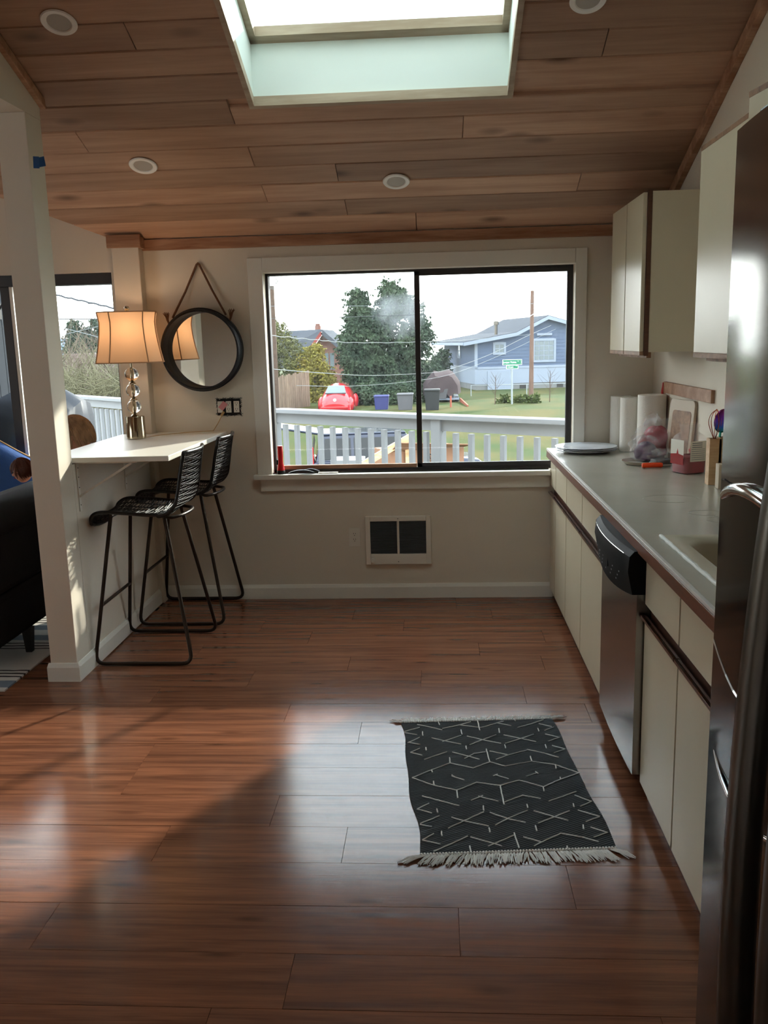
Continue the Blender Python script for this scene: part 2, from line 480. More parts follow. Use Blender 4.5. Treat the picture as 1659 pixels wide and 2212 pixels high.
for i in range(len(SEAMS)-1):
    y0, y1 = SEAMS[i], SEAMS[i+1]
    xs = [-1.70 if y0 > 4.09 else -2.6] + sorted(x for x in JOIN.get(i, [-1.3+.37*(i % 3), .1+.2*(i % 4)])) + [.70 if y0 > 2 else XR]
    for a, b in zip(xs[:-1], xs[1:]):
        g = .0003
        P = MB(); dz = prng.uniform(-.0004, .0004); c = .0005
        P.add([(a+g, y0+g, -.008), (b-g, y0+g, -.008), (b-g, y1-g, -.008), (a+g, y1-g, -.008),
               (a+g, y0+g, dz-.0012), (b-g, y0+g, dz-.0012), (b-g, y1-g, dz-.0012), (a+g, y1-g, dz-.0012),
               (a+g+c, y0+g+c, dz), (b-g-c, y0+g+c, dz), (b-g-c, y1-g-c, dz), (a+g+c, y1-g-c, dz)],
              [(0,3,2,1), (0,1,5,4), (1,2,6,5), (2,3,7,6), (3,0,4,7), (4,5,9,8), (5,6,10,9), (6,7,11,10), (7,4,8,11), (8,9,10,11)])
        o = P.build('plank', 'floor_wood', origin=((a+b)/2, (y0+y1)/2, 0)); o.parent = fl
        o.rotation_euler = (prng.uniform(-.0016, .0016), prng.uniform(-.0004, .0004), 0)

# ceiling: sloping slab with a skylight opening, boards below it
SX0, SX1, SY0, SY1 = -.80, .335, 2.95, 4.21
C = MB(); TH = .016
def cpoly(pts, f=zc, t=.10): C.prism([(x, y, f(y)+TH) for x, y in pts], (0, 0, t))
HO = .021
cpoly([(SX1+HO, RIDGE), (XR, RIDGE), (XR, BY+.02), (SX1+HO, BY+.02)])
cpoly([(SX0-HO, SY1+HO), (SX1+HO, SY1+HO), (SX1+HO, BY+.02), (SX0-HO, BY+.02)])
cpoly([(SX0-HO, RIDGE), (SX1+HO, RIDGE), (SX1+HO, SY0-HO), (SX0-HO, SY0-HO)])
cpoly([(-5.5, RIDGE), (SX0-HO, RIDGE), (SX0-HO, BY+.02), (-1.84, BY+.02), (-4.0, 3.03), (-5.5, 4.62)])
dorm = lambda x: ZC + .42*(-1.86-x) if x > -4 else ZC + .42*(2.14) - .42*(-4-x)
for pts in ([(-1.84, BY+.02), (-4, BY+.02), (-4, 3.03)], [(-4, BY+.02), (-5.5, BY+.02), (-5.5, 4.62), (-4, 3.03)]):
    C.prism([(x, y, dorm(x)+TH) for x, y in pts], (0, 0, .1))
zr = zc(RIDGE)
C.prism([(-5.5, RIDGE, zr+TH), (XR, RIDGE, zr+TH), (XR, -2.4, zr+TH-SL*3.9), (-5.5, -2.4, zr+TH-SL*3.9)], (0, 0, .1))
ceil = C.build('ceiling', 'ceiling_wood', origin=(0, 0, 0))
tag(ceil, 'sloping knotty wood plank ceiling with a skylight opening', 'ceiling', kind='structure')
ROWS = [5.295, 5.113, 4.957, 4.80, 4.645, 4.486, 4.326, 4.16, 4.0, 3.85, 3.70, 3.55, 3.40, 3.25]
CJ = {0: [-.1], 1: [-.476], 2: [-.891, .75], 3: [-.488], 4: [-.89], 5: [-1.67, .14], 6: [-.91], 7: [], 8: [.7], 9: [-1.2], 10: [], 11: [.8], 12: [-1.3]}
for i in range(len(ROWS)-1):
    y1, y0 = ROWS[i], ROWS[i+1]
    ym = (y0+y1)/2
    xl = max(valley(ym), -2.45) if y0 > 4.05 else -1.725
    spans = []
    if i == 6: cuts = [xl] + CJ[6] + [XR]
    xs = [xl] + CJ[i] + [XR]
    for a, b in zip(xs[:-1], xs[1:]):
        segs = [(a, b)]
        if y0 < SY1-.02 and a < SX1 and b > SX0:
            segs = []
            if a < SX0: segs.append((a, SX0))
            if b > SX1: segs.append((SX1, b))
            if i == 6: segs = [(a, b)]
        for p, q in segs:
            ya, yb = y0+.002, y1-.002
            if i == 6: ya = max(ya, SY1) if (p < SX1 and q > SX0) else ya
            g = .0012; c = .004; dz = prng.uniform(-.0015, .0015)
            P = MB()
            al = p if (p > xl+.001 or y0 < 4.05 or xl <= -2.44) else valley(yb)
            al2 = p if (p > xl+.001 or y0 < 4.05 or xl <= -2.44) else valley(ya)
            lo = lambda y: zc(y)+dz
            hi = lambda y: zc(y)+TH-.0005
            P.add([(al2+g, ya, hi(ya)), (q-g, ya, hi(ya)), (q-g, yb, hi(yb)), (al+g, yb, hi(yb)),
                   (al2+g, ya, lo(ya)+c), (q-g, ya, lo(ya)+c), (q-g, yb, lo(yb)+c), (al+g, yb, lo(yb)+c),
                   (al2+g+.001, ya+c, lo(ya+c)), (q-g-.001, ya+c, lo(ya+c)), (q-g-.001, yb-c, lo(yb-c)), (al+g+.001, yb-c, lo(yb-c))],
                  [(0,1,2,3), (0,4,5,1), (1,5,6,2), (2,6,7,3), (3,7,4,0), (4,8,9,5), (5,9,10,6), (6,10,11,7), (7,11,8,4), (8,11,10,9)])
            o = P.build('plank', 'ceiling_wood', origin=((p+q)/2, ym, zc(ym))); o.parent = ceil

# skylight: white well, wood lip and frame, glass above
sky = thing('window_2', 'skylight with white plaster well, pale wood frame and bright glass', 'skylight', ((SX0+SX1)/2, SY1, zc(SY1)), kind='structure')
DW_ = .27
def wellwall(x0, x1, y0, y1):
    P = MB(); P.add([(x0, y0, zc(y0)+.004), (x1, y0, zc(y0)+.004), (x1, y1, zc(y1)+.004), (x0, y1, zc(y1)+.004),
                     (x0, y0, zc(y0)+DW_+.05), (x1, y0, zc(y0)+DW_+.05), (x1, y1, zc(y1)+DW_+.05), (x0, y1, zc(y1)+DW_+.05)],
                    [(0,3,2,1), (4,5,6,7), (0,1,5,4), (1,2,6,5), (2,3,7,6), (3,0,4,7)])
    return P
wellwall(SX0-.02, SX1+.02, SY1, SY1+.02).build('well_panel', 'well_paint', sky)
wellwall(SX0-.02, SX1+.02, SY0-.02, SY0).build('well_panel', 'well_paint', sky)
wellwall(SX0-.02, SX0, SY0, SY1).build('well_panel', 'well_paint', sky)
wellwall(SX1, SX1+.02, SY0, SY1).build('well_panel', 'well_paint', sky)
def slopebar(x0, x1, y0, y1, dz0, dz1):
    P = MB(); P.add([(x0, y0, zc(y0)+dz0), (x1, y0, zc(y0)+dz0), (x1, y1, zc(y1)+dz0), (x0, y1, zc(y1)+dz0),
                     (x0, y0, zc(y0)+dz1), (x1, y0, zc(y0)+dz1), (x1, y1, zc(y1)+dz1), (x0, y1, zc(y1)+dz1)],
                    [(0,3,2,1), (4,5,6,7), (0,1,5,4), (1,2,6,5), (2,3,7,6), (3,0,4,7)])
    return P
for a in ((SX0-.018, SX1+.018, SY1-.016, SY1+.004), (SX0-.018, SX1+.018, SY0-.004, SY0+.016), (SX0-.018, SX0+.006, SY0, SY1-.016), (SX1-.006, SX1+.018, SY0, SY1-.016)):
    slopebar(*a, -.006, .034).build('lip', 'skylight_wood', sky)
for a in ((SX0, SX1, SY1-.045, SY1), (SX0, SX1, SY0, SY0+.045), (SX0, SX0+.03, SY0, SY1), (SX1-.03, SX1, SY0, SY1)):
    slopebar(*a, DW_-.01, DW_+.03).build('glazing_bead', 'skylight_wood', sky)
slopebar(SX0-.03, SX1+.03, SY0-.03, SY1+.03, DW_+.05, DW_+.06).build('pane', 'skylight_glass', sky)

# walls
WL, WR, WT, WB = -1.0, .80, 1.968, .785
wb = MB()
wb.box((-1.70, BY, 0), (WL, BY+.14, 2.2)); wb.box((WR, BY, 0), (XR+.12, BY+.14, 2.2))
wb.box((WL, BY, 0), (WR, BY+.14, WB)); wb.box((WL, BY, WT), (WR, BY+.14, 2.2))
tag(wb.build('wall_back', 'wall_paint', origin=(0, BY, 0)), 'cream painted kitchen wall around the sliding window', 'wall', kind='structure')
tag(B((-1.86, 5.215, 0), (-1.70, BY+.14, 2.19)).build('wall_corner_post', 'wall_paint', bevel=.004), 'cream corner post lit warm by the lamp, left of the mirror', 'post', kind='structure')
wl = MB()
DX0, DX1, DZ = -4.4, -1.90, 2.0
wl.prism([(-1.86, BY, DZ), (-1.86, BY, dorm(-1.86)+.06), (-4, BY, dorm(-4)+.06), (-5.6, BY, dorm(-5.6)+.06), (-5.6, BY, DZ)], (0, .14, 0))
wl.box((-5.6, BY, 0), (DX0, BY+.14, DZ)); wl.box((DX1, BY, 0), (-1.86, BY+.14, DZ))
tag(wl.build('wall_living', 'wall_paint', origin=(-3.7, BY, 0)), 'white gable wall above the sliding glass door in the living room', 'wall', kind='structure')
def side(x0, x1, name, label):
    P = MB(); P.prism([(x0, -2.4, -.1), (x0, BY+.14, -.1), (x0, BY+.14, zc(BY+.14)+.03), (x0, RIDGE, zr+.05), (x0, -2.4, zr+.05-SL*3.9)], (x1-x0, 0, 0))
    return tag(P.build(name, 'wall_paint', origin=(x0, 0, 0)), label, 'wall', kind='structure')
side(XR, XR+.12, 'wall_right', 'cream painted wall behind the counter and wall cabinets')
VY0, VY1, VZ0, VZ1 = .4, 2.6, .85, 2.05            # unseen living room side window, added to let in fill light
P = MB(); zt5 = zc(BY+.14)+.03
P.prism([(-5.62, -2.4, -.1), (-5.62, VY0, -.1), (-5.62, VY0, zr+.05-SL*(RIDGE-VY0)), (-5.62, -2.4, zr+.05-SL*3.9)], (.12, 0, 0))
P.prism([(-5.62, VY1, -.1), (-5.62, BY+.14, -.1), (-5.62, BY+.14, zt5), (-5.62, VY1, zc(VY1)+.05)], (.12, 0, 0))
P.box((-5.62, VY0, -.1), (-5.5, VY1, VZ0)); P.prism([(-5.62, VY0, VZ1), (-5.62, VY1, VZ1), (-5.62, VY1, zc(VY1)+.05), (-5.62, RIDGE, zr+.05), (-5.62, VY0, zr+.05-SL*(RIDGE-VY0))], (.12, 0, 0))
tag(P.build('wall_left', 'wall_paint', origin=(-5.56, 0, 0)), 'cream painted far living room wall outside the view', 'wall', kind='structure')
w3 = thing('added_fill_window', 'unseen living room side window added for fill daylight', 'window', (-5.56, 1.5, VZ0), kind='structure')
P = MB()
for lo, hi in (((-5.60, VY0, VZ0), (-5.53, VY1, VZ0+.05)), ((-5.60, VY0, VZ1-.05), (-5.53, VY1, VZ1)), ((-5.60, VY0, VZ0), (-5.53, VY0+.05, VZ1)), ((-5.60, VY1-.05, VZ0), (-5.53, VY1, VZ1)), ((-5.60, 1.475, VZ0), (-5.53, 1.525, VZ1))): P.box(lo, hi)
P.build('frame', 'trim_paint', w3)
B((-5.57, VY0+.05, VZ0+.05), (-5.566, VY1-.05, VZ1-.05)).build('pane', 'window_glass', w3)
tag(B((-5.6, -2.5, 0), (XR+.1, -2.38, 2.3)).build('wall_rear', 'wall_paint'), 'cream painted wall behind the camera', 'wall', kind='structure')
hd = MB(); HZ = 2.557
hd.prism([(-1.86, 4.09, HZ), (-1.86, 4.09, zc(4.09)+.012), (-1.86, RIDGE, zr+.012), (-1.86, -2.38, zr-SL*3.88+.012), (-1.86, -2.38, HZ)][:3] + [(-1.86, -2.38, zr-SL*3.88+.3), (-1.86, -2.38, HZ)], (.13, 0, 0))
hd = MB(); hd.prism([(-1.86, 4.09, HZ), (-1.86, 4.09, zc(4.09)+.012), (-1.86, RIDGE, zr+.012), (-1.86, -.6, HZ+.30), (-1.86, -.6, HZ)], (.13, 0, 0))
tag(hd.build('wall_header', 'wall_paint', origin=(-1.8, 2, HZ)), 'white header wall under the ceiling above the living room opening', 'wall', kind='structure')
tag(B((-1.86, 3.935, 0), (-1.73, 4.09, HZ)).build('wall_column', 'wall_paint', bevel=.003), 'cream painted square column standing at the end of the half wall', 'column', kind='structure')
tag(B((-1.86, 4.09, 0), (-1.73, 5.215, 1.022)).build('wall_half', 'wall_paint', bevel=.002), 'white half wall carrying the breakfast bar', 'wall', kind='structure')
tape = MB(); tape.sheet([[(-1.7292, 3.97, 2.335), (-1.7288, 4.03, 2.345)], [(-1.7292, 3.975, 2.385), (-1.7288, 4.035, 2.395)]], .0006)
tape.add([(-1.729, 4.03, 2.35), (-1.712, 4.06, 2.36), (-1.715, 4.055, 2.40), (-1.729, 4.035, 2.392)], [(0, 1, 2, 3), (3, 2, 1, 0)])
tag(tape.build('tape_scrap', 'blue_tape'), 'scrap of blue painter tape stuck high on the column', 'tape')

# baseboards
def bb(name, lo, hi, label, axis):
    P = MB(); (x0, y0, z0), (x1, y1, z1) = lo, hi
    P.box((x0, y0, 0), (x1, y1, z1-.02))
    if axis == 'y-': P.prism([(x0, y1, z1-.02), (x0, y0, z1-.02), (x0, y0+(y1-y0)*.55, z1), (x0, y1, z1)], (x1-x0, 0, 0))
    if axis == 'x+': P.prism([(x0, y0, z1-.02), (x1, y0, z1-.02), (x0+(x1-x0)*.45, y0, z1), (x0, y0, z1)], (0, y1-y0, 0))
    if axis == 'x-': P.prism([(x1, y0, z1-.02), (x0, y0, z1-.02), (x0+(x1-x0)*.55, y0, z1), (x1, y0, z1)], (0, y1-y0, 0))
    return tag(P.build(name, 'trim_paint'), label, 'baseboard', kind='structure')
bb('baseboard_back', (-1.716, BY-.014, 0), (.69, BY, .09), 'white baseboard under the window wall', 'y-')
bb('baseboard_half_wall', (-1.73, 4.095, 0), (-1.716, BY-.014, .09), 'white baseboard along the half wall behind the stools', 'x+')
cbm = MB()
for lo, hi in (((-1.874, 3.921, 0), (-1.716, 3.935, .07)), ((-1.73, 3.935, 0), (-1.716, 4.095, .07)), ((-1.874, 3.935, 0), (-1.86, 4.2, .07))): cbm.box(lo, hi)
cbm.prism([(-1.874, 3.921, .07), (-1.716, 3.921, .07), (-1.722, 3.928, .09), (-1.868, 3.928, .09)], (0, .007, 0))
cbm.prism([(-1.716, 3.935, .07), (-1.716, 4.095, .07), (-1.723, 4.095, .09), (-1.723, 3.928, .09)], (-.006, 0, 0))
tag(cbm.build('baseboard_column', 'trim_paint'), 'white baseboard wrapped round the foot of the column', 'baseboard', kind='structure')

# wood trims where ceiling and walls meet
tag(B((-1.70, BY-.02, ZC-.062), (XR, BY, ZC-.001)).build('trim_1', 'trim_wood', bevel=.003), 'reddish wood strip along the top of the window wall', 'trim', kind='structure')
t2 = MB(); t2.box((-1.88, 5.195, ZC-.05), (-1.682, 5.215, ZC+.022)); t2.box((-1.70, 5.215, ZC-.055), (-1.682, BY-.02, ZC+.01))
tag(t2.build('trim_2', 'trim_wood', bevel=.003), 'wood strip wrapping the top of the corner post', 'trim', kind='structure')
def sloped_trim(name, x0, x1, ya, yb, d0, d1, label):
    P = slopebar(x0, x1, ya, yb, d0, d1)
    return tag(P.build(name, 'trim_wood', bevel=.003), label, 'trim', kind='structure')
sloped_trim('trim_3', XR-.03, XR, RIDGE, BY-.02, -.065, -.002, 'sloping wood strip between the ceiling and the right wall')
sloped_trim('trim_4', -1.73, -1.705, RIDGE, 4.10, -.045, -.002, 'sloping pale wood strip along the top of the header wall')

# kitchen window
tw = MB(); c = .018
tw.box((WL-.088, BY-c, WB-.01), (WL, BY, WT+.085)); tw.box((WR, BY-c, .915), (WR+.066, BY, WT+.085)); tw.box((WL, BY-c, WT), (WR, BY, WT+.085))
tag(tw.build('trim_5', 'trim_paint', bevel=.003), 'flat white casing around the kitchen window', 'trim', kind='structure')
ts = MB(); ts.box((WL-.11, BY-.05, WB-.03), (.668, BY+.06, WB)); ts.box((WL-.075, BY-.016, WB-.105), (.668, BY, WB-.03))
tag(ts.build('trim_6', 'trim_paint', bevel=.004), 'white window sill with apron below the kitchen window', 'window sill', kind='structure')
win = thing('window_1', 'wide sliding kitchen window with dark bronze aluminium frame', 'window', (-.1, BY+.09, WB), kind='structure')
f = MB(); y0, y1 = BY+.062, BY+.125
f.box((WL, y0, WB), (WL+.016, y1, WT)); f.box((WR-.02, y0, WB), (WR, y1, WT)); f.box((WL, y0, WB), (WR, y1, WB+.018)); f.box((WL, y0, WT-.012), (WR, y1, WT))
f.build('frame', 'bronze', win, bevel=.002)
s = MB(); a0, a1 = -.122, .772; y0, y1 = BY+.066, BY+.09
s.box((a0, y0, WB+.018), (a0+.032, y1, WT-.012)); s.box((a1-.006, y0, WB+.018), (a1+.012, y1, WT-.012)); s.box((a0, y0, WB+.018), (a1, y1, WB+.044)); s.box((a0, y0, WT-.036), (a1, y1, WT-.012))
sash = s.build('sash', 'bronze', win, bevel=.002)
B((a0+.03, y0+.010, WB+.042), (a1-.004, y0+.014, WT-.034)).build('pane', 'window_glass', win)
B((WL+.014, BY+.104, WB+.016), (a0+.02, BY+.108, WT-.01)).build('pane', 'window_glass', win)
tag(B((WL+.02, BY+.066, WB+.0005), (a0-.002, BY+.088, WB+.041)).build('wooden_bar', 'trim_wood', bevel=.002), 'wooden security bar lying in the window track', 'bar')

# sliding glass door of the living room
dr = thing('door_1', 'sliding glass patio door with dark frame in the living room', 'door', (-3.1, BY+.07, 0), kind='structure')
d = MB(); y0, y1 = BY+.03, BY+.12
d.box((DX0, y0, 1.935), (DX1, y1, DZ)); d.box((DX0, y0, 0), (DX0+.05, y1, 1.935)); d.box((DX1-.015, y0, 0), (DX1, y1, 1.935)); d.box((DX0, y0, 0), (DX1, y1, .03))
d.build('frame', 'bronze', dr, bevel=.003)
B((-2.60, BY+.035, .03), (-2.545, BY+.07, 1.935)).build('stile', 'bronze', dr, bevel=.003)
B((-2.545, BY+.037, .03), (-2.525, BY+.068, 1.935)).build('weatherstrip', 'trim_paint', dr)
B((DX0+.05, BY+.05, .03), (-2.60, BY+.054, 1.935)).build('pane', 'window_glass', dr)
B((-2.525, BY+.09, .03), (DX1-.015, BY+.094, 1.935)).build('pane', 'window_glass', dr)
# ------------------------------------------------------------------ counter run along the right wall
CT, CX, DXF = .914, .646, .672            # counter height, counter edge, cabinet door face
def handle_strip(P, y0, y1): pass
base_labels = ['narrow white base cabinet touching the window wall', 'white base cabinet, second from the window wall', 'white base cabinet, third from the window wall',
               'white base cabinet just beyond the dishwasher', 'white base cabinet under the sink beside the dishwasher', 'white base cabinet under the sink nearer the refrigerator', 'white base cabinet mostly hidden behind the refrigerator']
units = [(5.05, 5.283), (4.63, 5.05), (4.125, 4.63), (3.475, 4.125), (2.43, 2.845), (1.98, 2.43), (1.14, 1.98)]
for (y0, y1), lab in zip(units, base_labels):
    t = thing('base_cabinet', lab, 'cabinet', (.97, (y0+y1)/2, 0), group='white base cabinets under the counter')
    b = MB(); b.box((.694, y0+.001, .062), (XR-.004, y1-.001, .70)); b.box((.694, y0+.001, .70), (.72, y1-.001, .865)); b.box((1.2, y0+.001, .70), (XR-.004, y1-.001, .865))
    b.build('body', 'cabinet_brown', t)
    B((.7, y0+.001, 0), (.715, y1-.001, .062)).build('toe_board', 'cabinet_brown', t)
    B((DXF, y0+.006, .695), (.693, y1-.006, .862)).build('drawer_front', 'cabinet_white', t, bevel=.0012)
    dw = B((DXF, y0+.006, .066), (.693, y1-.006, .636)).build('door', 'cabinet_white', t, bevel=.0012)
    h = MB(); h.prism([(DXF+.016, y0+.004, .6365), (DXF-.004, y0+.004, .6365), (DXF-.013, y0+.004, .648), (DXF-.013, y0+.004, .657), (DXF+.004, y0+.004, .657), (DXF+.016, y0+.004, .645)], (0, y1-y0-.008, 0))
    ho = h.build('pull_rail', 'cabinet_brown', t); ho.parent = dw
    B((DXF-.0132, y0+.005, .6572), (DXF-.004, y1-.005, .6584)).build('rail_highlight_edge', 'chrome', t).parent = dw

# counter: laminate slab in four pieces round the sink opening, wood nosing
KX0, KX1, KY0, KY1 = .765, 1.165, 2.14, 2.80
cto = thing('countertop', 'grey laminate countertop with worn pale edge and brown wood nosing', 'countertop', (.95, 3.3, CT-.04))
s = MB(); z0, z1 = CT-.036, CT
CY0, CY1, CX1 = 1.14, 5.283, XR-.004
s.box((CX+.014, CY0, z0), (KX0, CY1, z1)); s.box((KX1, CY0, z0), (CX1, CY1, z1)); s.box((KX0, KY1, z0), (KX1, CY1, z1)); s.box((KX0, CY0, z0), (KX1, KY0, z1))
s.build('slab', 'laminate_grey', cto)
B((CX, CY0, CT-.052), (CX+.0138, CY1, CT-.010)).build('nosing', 'nosing_brown', cto, bevel=.003)
B((CX+.001, CY0, CT-.0098), (CX+.0138, CY1, CT+.0006)).build('worn_edge', 'laminate_edge', cto, bevel=.001)

# sink: beige rim, rounded bowl
sk = thing('sink', 'beige drop-in kitchen sink with rounded bowl', 'sink', ((KX0+KX1)/2, (KY0+KY1)/2, CT))
def rrect(x0, x1, y0, y1, r, z, n=6):
    out = []
    for cx, cy, a0 in ((x1-r, y1-r, 0), (x0+r, y1-r, 90), (x0+r, y0+r, 180), (x1-r, y0+r, 270)):
        for k in range(n+1):
            a = radians(a0+90*k/n); out.append((cx+r*cos(a), cy+r*sin(a), z))
    return out
rings = [rrect(.722, 1.21, 2.08, 2.865, .02, CT+.0008), rrect(.724, 1.208, 2.082, 2.863, .02, CT+.006), rrect(.772, 1.158, 2.15, 2.79, .07, CT+.006),
         rrect(.784, 1.148, 2.162, 2.778, .07, CT-.008), rrect(.80, 1.13, 2.18, 2.76, .07, CT-.15), rrect(.84, 1.09, 2.22, 2.72, .06, CT-.175), rrect(.95, .98, 2.45, 2.48, .014, CT-.178)]
MB().sheet(rings, wrap=True).build('bowl', 'sink_beige', sk, smooth=50)
MB().lathe([(.0, .0), (.035, .0), (.035, .003), (.02, .004)], (.965, 2.465, CT-.178), 16).build('drain', 'chrome', sk)
ck = MB(); pts = []
for k in range(26):
    y = 2.865 - k*.03
    pts.append((.721+rnd.uniform(-.0015, .0015), y, CT+.003))
ck.tube(pts, [.007+rnd.uniform(-.0015, .0015) for _ in pts], 6)
tag(ck.build('caulk_bead', 'caulk_white', sk, smooth=60), 'thick ragged white caulk bead')
pm('water_stain', (150, 144, 128), .3)
for cx, cy, r, a in ((.93, 3.55, .085, .0), (.98, 3.25, .05, 1.0), (1.02, 3.12, .06, 2.2)):
    st = MB(); st.tube([(cx+r*1.3*cos(2*pi*k/24), cy+r*sin(2*pi*k/24), CT+.0002) for k in range(20)], .0007, 4)
    tag(st.build('water_ring', 'water_stain', cto), 'dried water ring')

# dishwasher
d = thing('dishwasher', 'stainless dishwasher with black curved control panel, standing proud of the cabinets', 'dishwasher', (.9, 3.15, 0))
D0, D1, DF = 2.853, 3.467, .648
B((.695, D0+.004, .10), (XR-.05, D1-.004, .86)).build('tub', 'black_matte', d)
B((.72, D0+.004, 0), (.735, D1-.004, .10)).build('toe_panel', 'black_matte', d)
def bowfront(y0, y1, z0, z1, x0, bow, zl=None, n=10):
    rows = []
    for zz in (z0, z1):
        rows.append([(x0 - bow*(1-((2*k/n)-1)**2), y0+(y1-y0)*k/n, zz) for k in range(n+1)])
    return rows
fr = bowfront(D0, D1, .085, .735, DF, .006)
P = MB(); back = [[(.694, p[1], p[2]) for p in r] for r in fr]
P.sheet(fr + back[::-1], 0); P.add(fr[0]+back[0], [tuple(range(11)) + tuple(range(21, 10, -1))])
for j in (0, 10): P.add([fr[0][j], fr[1][j], back[1][j], back[0][j]], [(0, 1, 2, 3)])
P.build('door', 'steel', d, smooth=30)
# control panel with an outward bow and a slanted face
P = MB(); n = 12; rows = []
prof = [(.694, .868), (DF-.012, .868), (DF-.028, .850), (DF-.032, .80), (DF-.016, .722), (.694, .722)]
for k in range(n+1):
    y = D0-.002 + (D1-D0+.004)*k/n; w = 1-((2*k/n)-1)**2
    rows.append([((x - .022*w) if x < .69 else x, y, z - (.022*w if (z < .73 and x < .69) else 0)) for x, z in prof])
P.sheet(rows); P.add(rows[0], [tuple(range(6))]); P.add(rows[-1], [tuple(range(6))[::-1]])
cp = P.build('control_panel', 'panel_black', d, smooth=25)
P = MB()
for k in range(1, n): 
    y0_, y1_ = rows[k][2], rows[k+1][2] if k < n else rows[k][2]
P.tube([Vector(r[2])+Vector((-.0008, 0, .0015)) for r in rows[1:-1]], .0016, 5)
P.build('chrome_line', 'chrome', d).parent = cp
P = MB()
for k in range(16):
    i = 3+k*.36; r0 = rows[min(int(i), n)]; a, b = Vector(r0[3]), Vector(r0[4]); q = a.lerp(b, .25+.2*(k % 3)); q.y = D0+.10+.42*k/16
    w = 1-((2*(q.y-D0)/(D1-D0))-1)**2; q.x = DF-.032+.016*(.25+.2*(k % 3)) - .022*w - .0006
    P.obox(q, (.0012, .010, .004))
pm('grey_print', (120, 122, 126), .4)
tag(P.build('button_mark', 'grey_print', d), kind='stuff')
P = MB(); P.obox((DF-.049, (D0+D1)/2-.02, .775), (.004, .075, .04)); P.build('display', 'panel_black', d)

# wall cabinets
def wall_cabinet(y0, y1, z0, z1, splits, label, ajar=None):
    t = thing('wall_cabinet', label, 'cabinet', (1.1, (y0+y1)/2, z0), group='white wall cabinets with dark face frames')
    B((.995, y0, z0), (XR-.004, y1, z1)).build('body', 'cabinet_white', t)
    B((.974, y0-.001, z0-.016), (.9945, y1+.001, z1+.006)).build('face_frame', 'cabinet_brown', t)
    ys = [y1] + splits + [y0]
    for k, (b, a) in enumerate(zip(ys[:-1], ys[1:])):
        P = B((.955, a+.008, z0+.004), (.9735, b-.008, z1-.004))
        if ajar and k == len(ys)-2:
            R = Matrix.Rotation(ajar, 3, 'Z'); hinge = Vector((.972, a+.004, 0))
            P.v = [hinge + R @ (p-hinge) for p in P.v]
        P.build('door', 'cabinet_white', t, bevel=.0012)
        E_ = B((.9552, a+.004, z0-.014), (.9735, b-.004, z0+.0035))
        if ajar and k == len(ys)-2: E_.v = [hinge + R @ (p-hinge) for p in E_.v]
        E_.build('pull_rail', 'board_wood', t)
        if ajar:
            E2 = B((.9552, a+.004, z1-.0035), (.9735, b-.004, z1+.012))
            if k == len(ys)-2: E2.v = [hinge + R @ (p-hinge) for p in E2.v]
            E2.build('top_rail', 'board_wood', t)
    B((.999, y0+.05, z0-.028), (1.02, y1-.02, z0-.0005)).build('light_valance', 'board_wood', t)
    return t
wall_cabinet(4.30, 5.03, 1.478, 2.20, [4.665], 'white wall cabinet with dark frame next to the kitchen window')
wall_cabinet(2.15, 3.42, 1.487, 2.20, [2.70], 'white wall cabinet near the refrigerator with one door ajar', ajar=radians(8.5))

# window casing hint on the right wall above the sink
tag(B((XR-.012, 3.50, .98), (XR, 3.56, 1.52)).build('trim_7', 'trim_paint', bevel=.003), 'white vertical trim board on the wall beside the sink', 'trim', kind='structure')

# ------------------------------------------------------------------ refrigerator
f = thing('refrigerator', 'stainless side-by-side refrigerator with water dispenser and long curved handles', 'refrigerator', (.8, .64, 0))
FX, F0, F1, FT = .333, .155, 1.078, 1.775
B((FX+.08, F0, .03), (XR-.02, F1-.002, FT-.02)).build('cabinet', 'steel_dark', f, bevel=.004)
B((FX+.10, F0+.02, 0), (XR-.05, F1-.02, .03)).build('plinth', 'black_matte', f)
def frdoor(y0, y1, name):
    P = MB(); n = 12; rows = []
    for z in (.06, FT):
        r = []
        for k in range(n+1):
            u = k/n; y = y0+(y1-y0)*u
            e = min(u, 1-u)*(y1-y0)
            x = FX + (.022*(1-e/.03)**2 if e < .03 else 0) - .010*(1-(2*u-1)**2)
            r.append((x, y, z))
        r += [(FX+.075, y1, z), (FX+.075, y0, z)]
        rows.append(r)
    P.sheet(rows, wrap=True); m = len(rows[0])
    P.add(rows[0], [tuple(range(m))]); P.add(rows[1], [tuple(range(m))[::-1]])
    return P.build(name, 'fridge_steel', f, smooth=30)
frd = frdoor(.680, F1, 'freezer_door'); frz = frdoor(F0, .674, 'fridge_door')
B((FX+.02, F1-.10, FT), (FX+.11, F1-.03, FT+.022)).build('hinge_cover', 'black_plastic', f, bevel=.003)
# dispenser: black recess panel with chrome brow
dz0, dz1, dy0, dy1 = 1.055, 1.395, .79, 1.034
def door_x(y): return FX - .010*(1-(2*(y-.680)/(F1-.680)-1)**2)
P = MB(); n = 8
rows = [[(door_x(dy0+(dy1-dy0)*k/n)-.0012, dy0+(dy1-dy0)*k/n, z) for k in range(n+1)] for z in (dz0, dz1)]
P.sheet(rows, .001); P.build('dispenser_panel', 'black_gloss', f, smooth=40)
for z, rr, nm in ((dz1+.004, .007, 'dispenser_brow'), (dz0-.002, .003, 'dispenser_lip')):
    P = MB()
    P.tube([(door_x(dy0+(dy1-dy0)*k/10)+.002-.008*(1-(2*k/10-1)**2), dy0+(dy1-dy0-.006)*k/10, z - .022*(2*k/10-1)**2*(1 if z > 1.2 else -1)) for k in range(11)], rr, 8)
    P.build(nm, 'chrome', f, smooth=50)
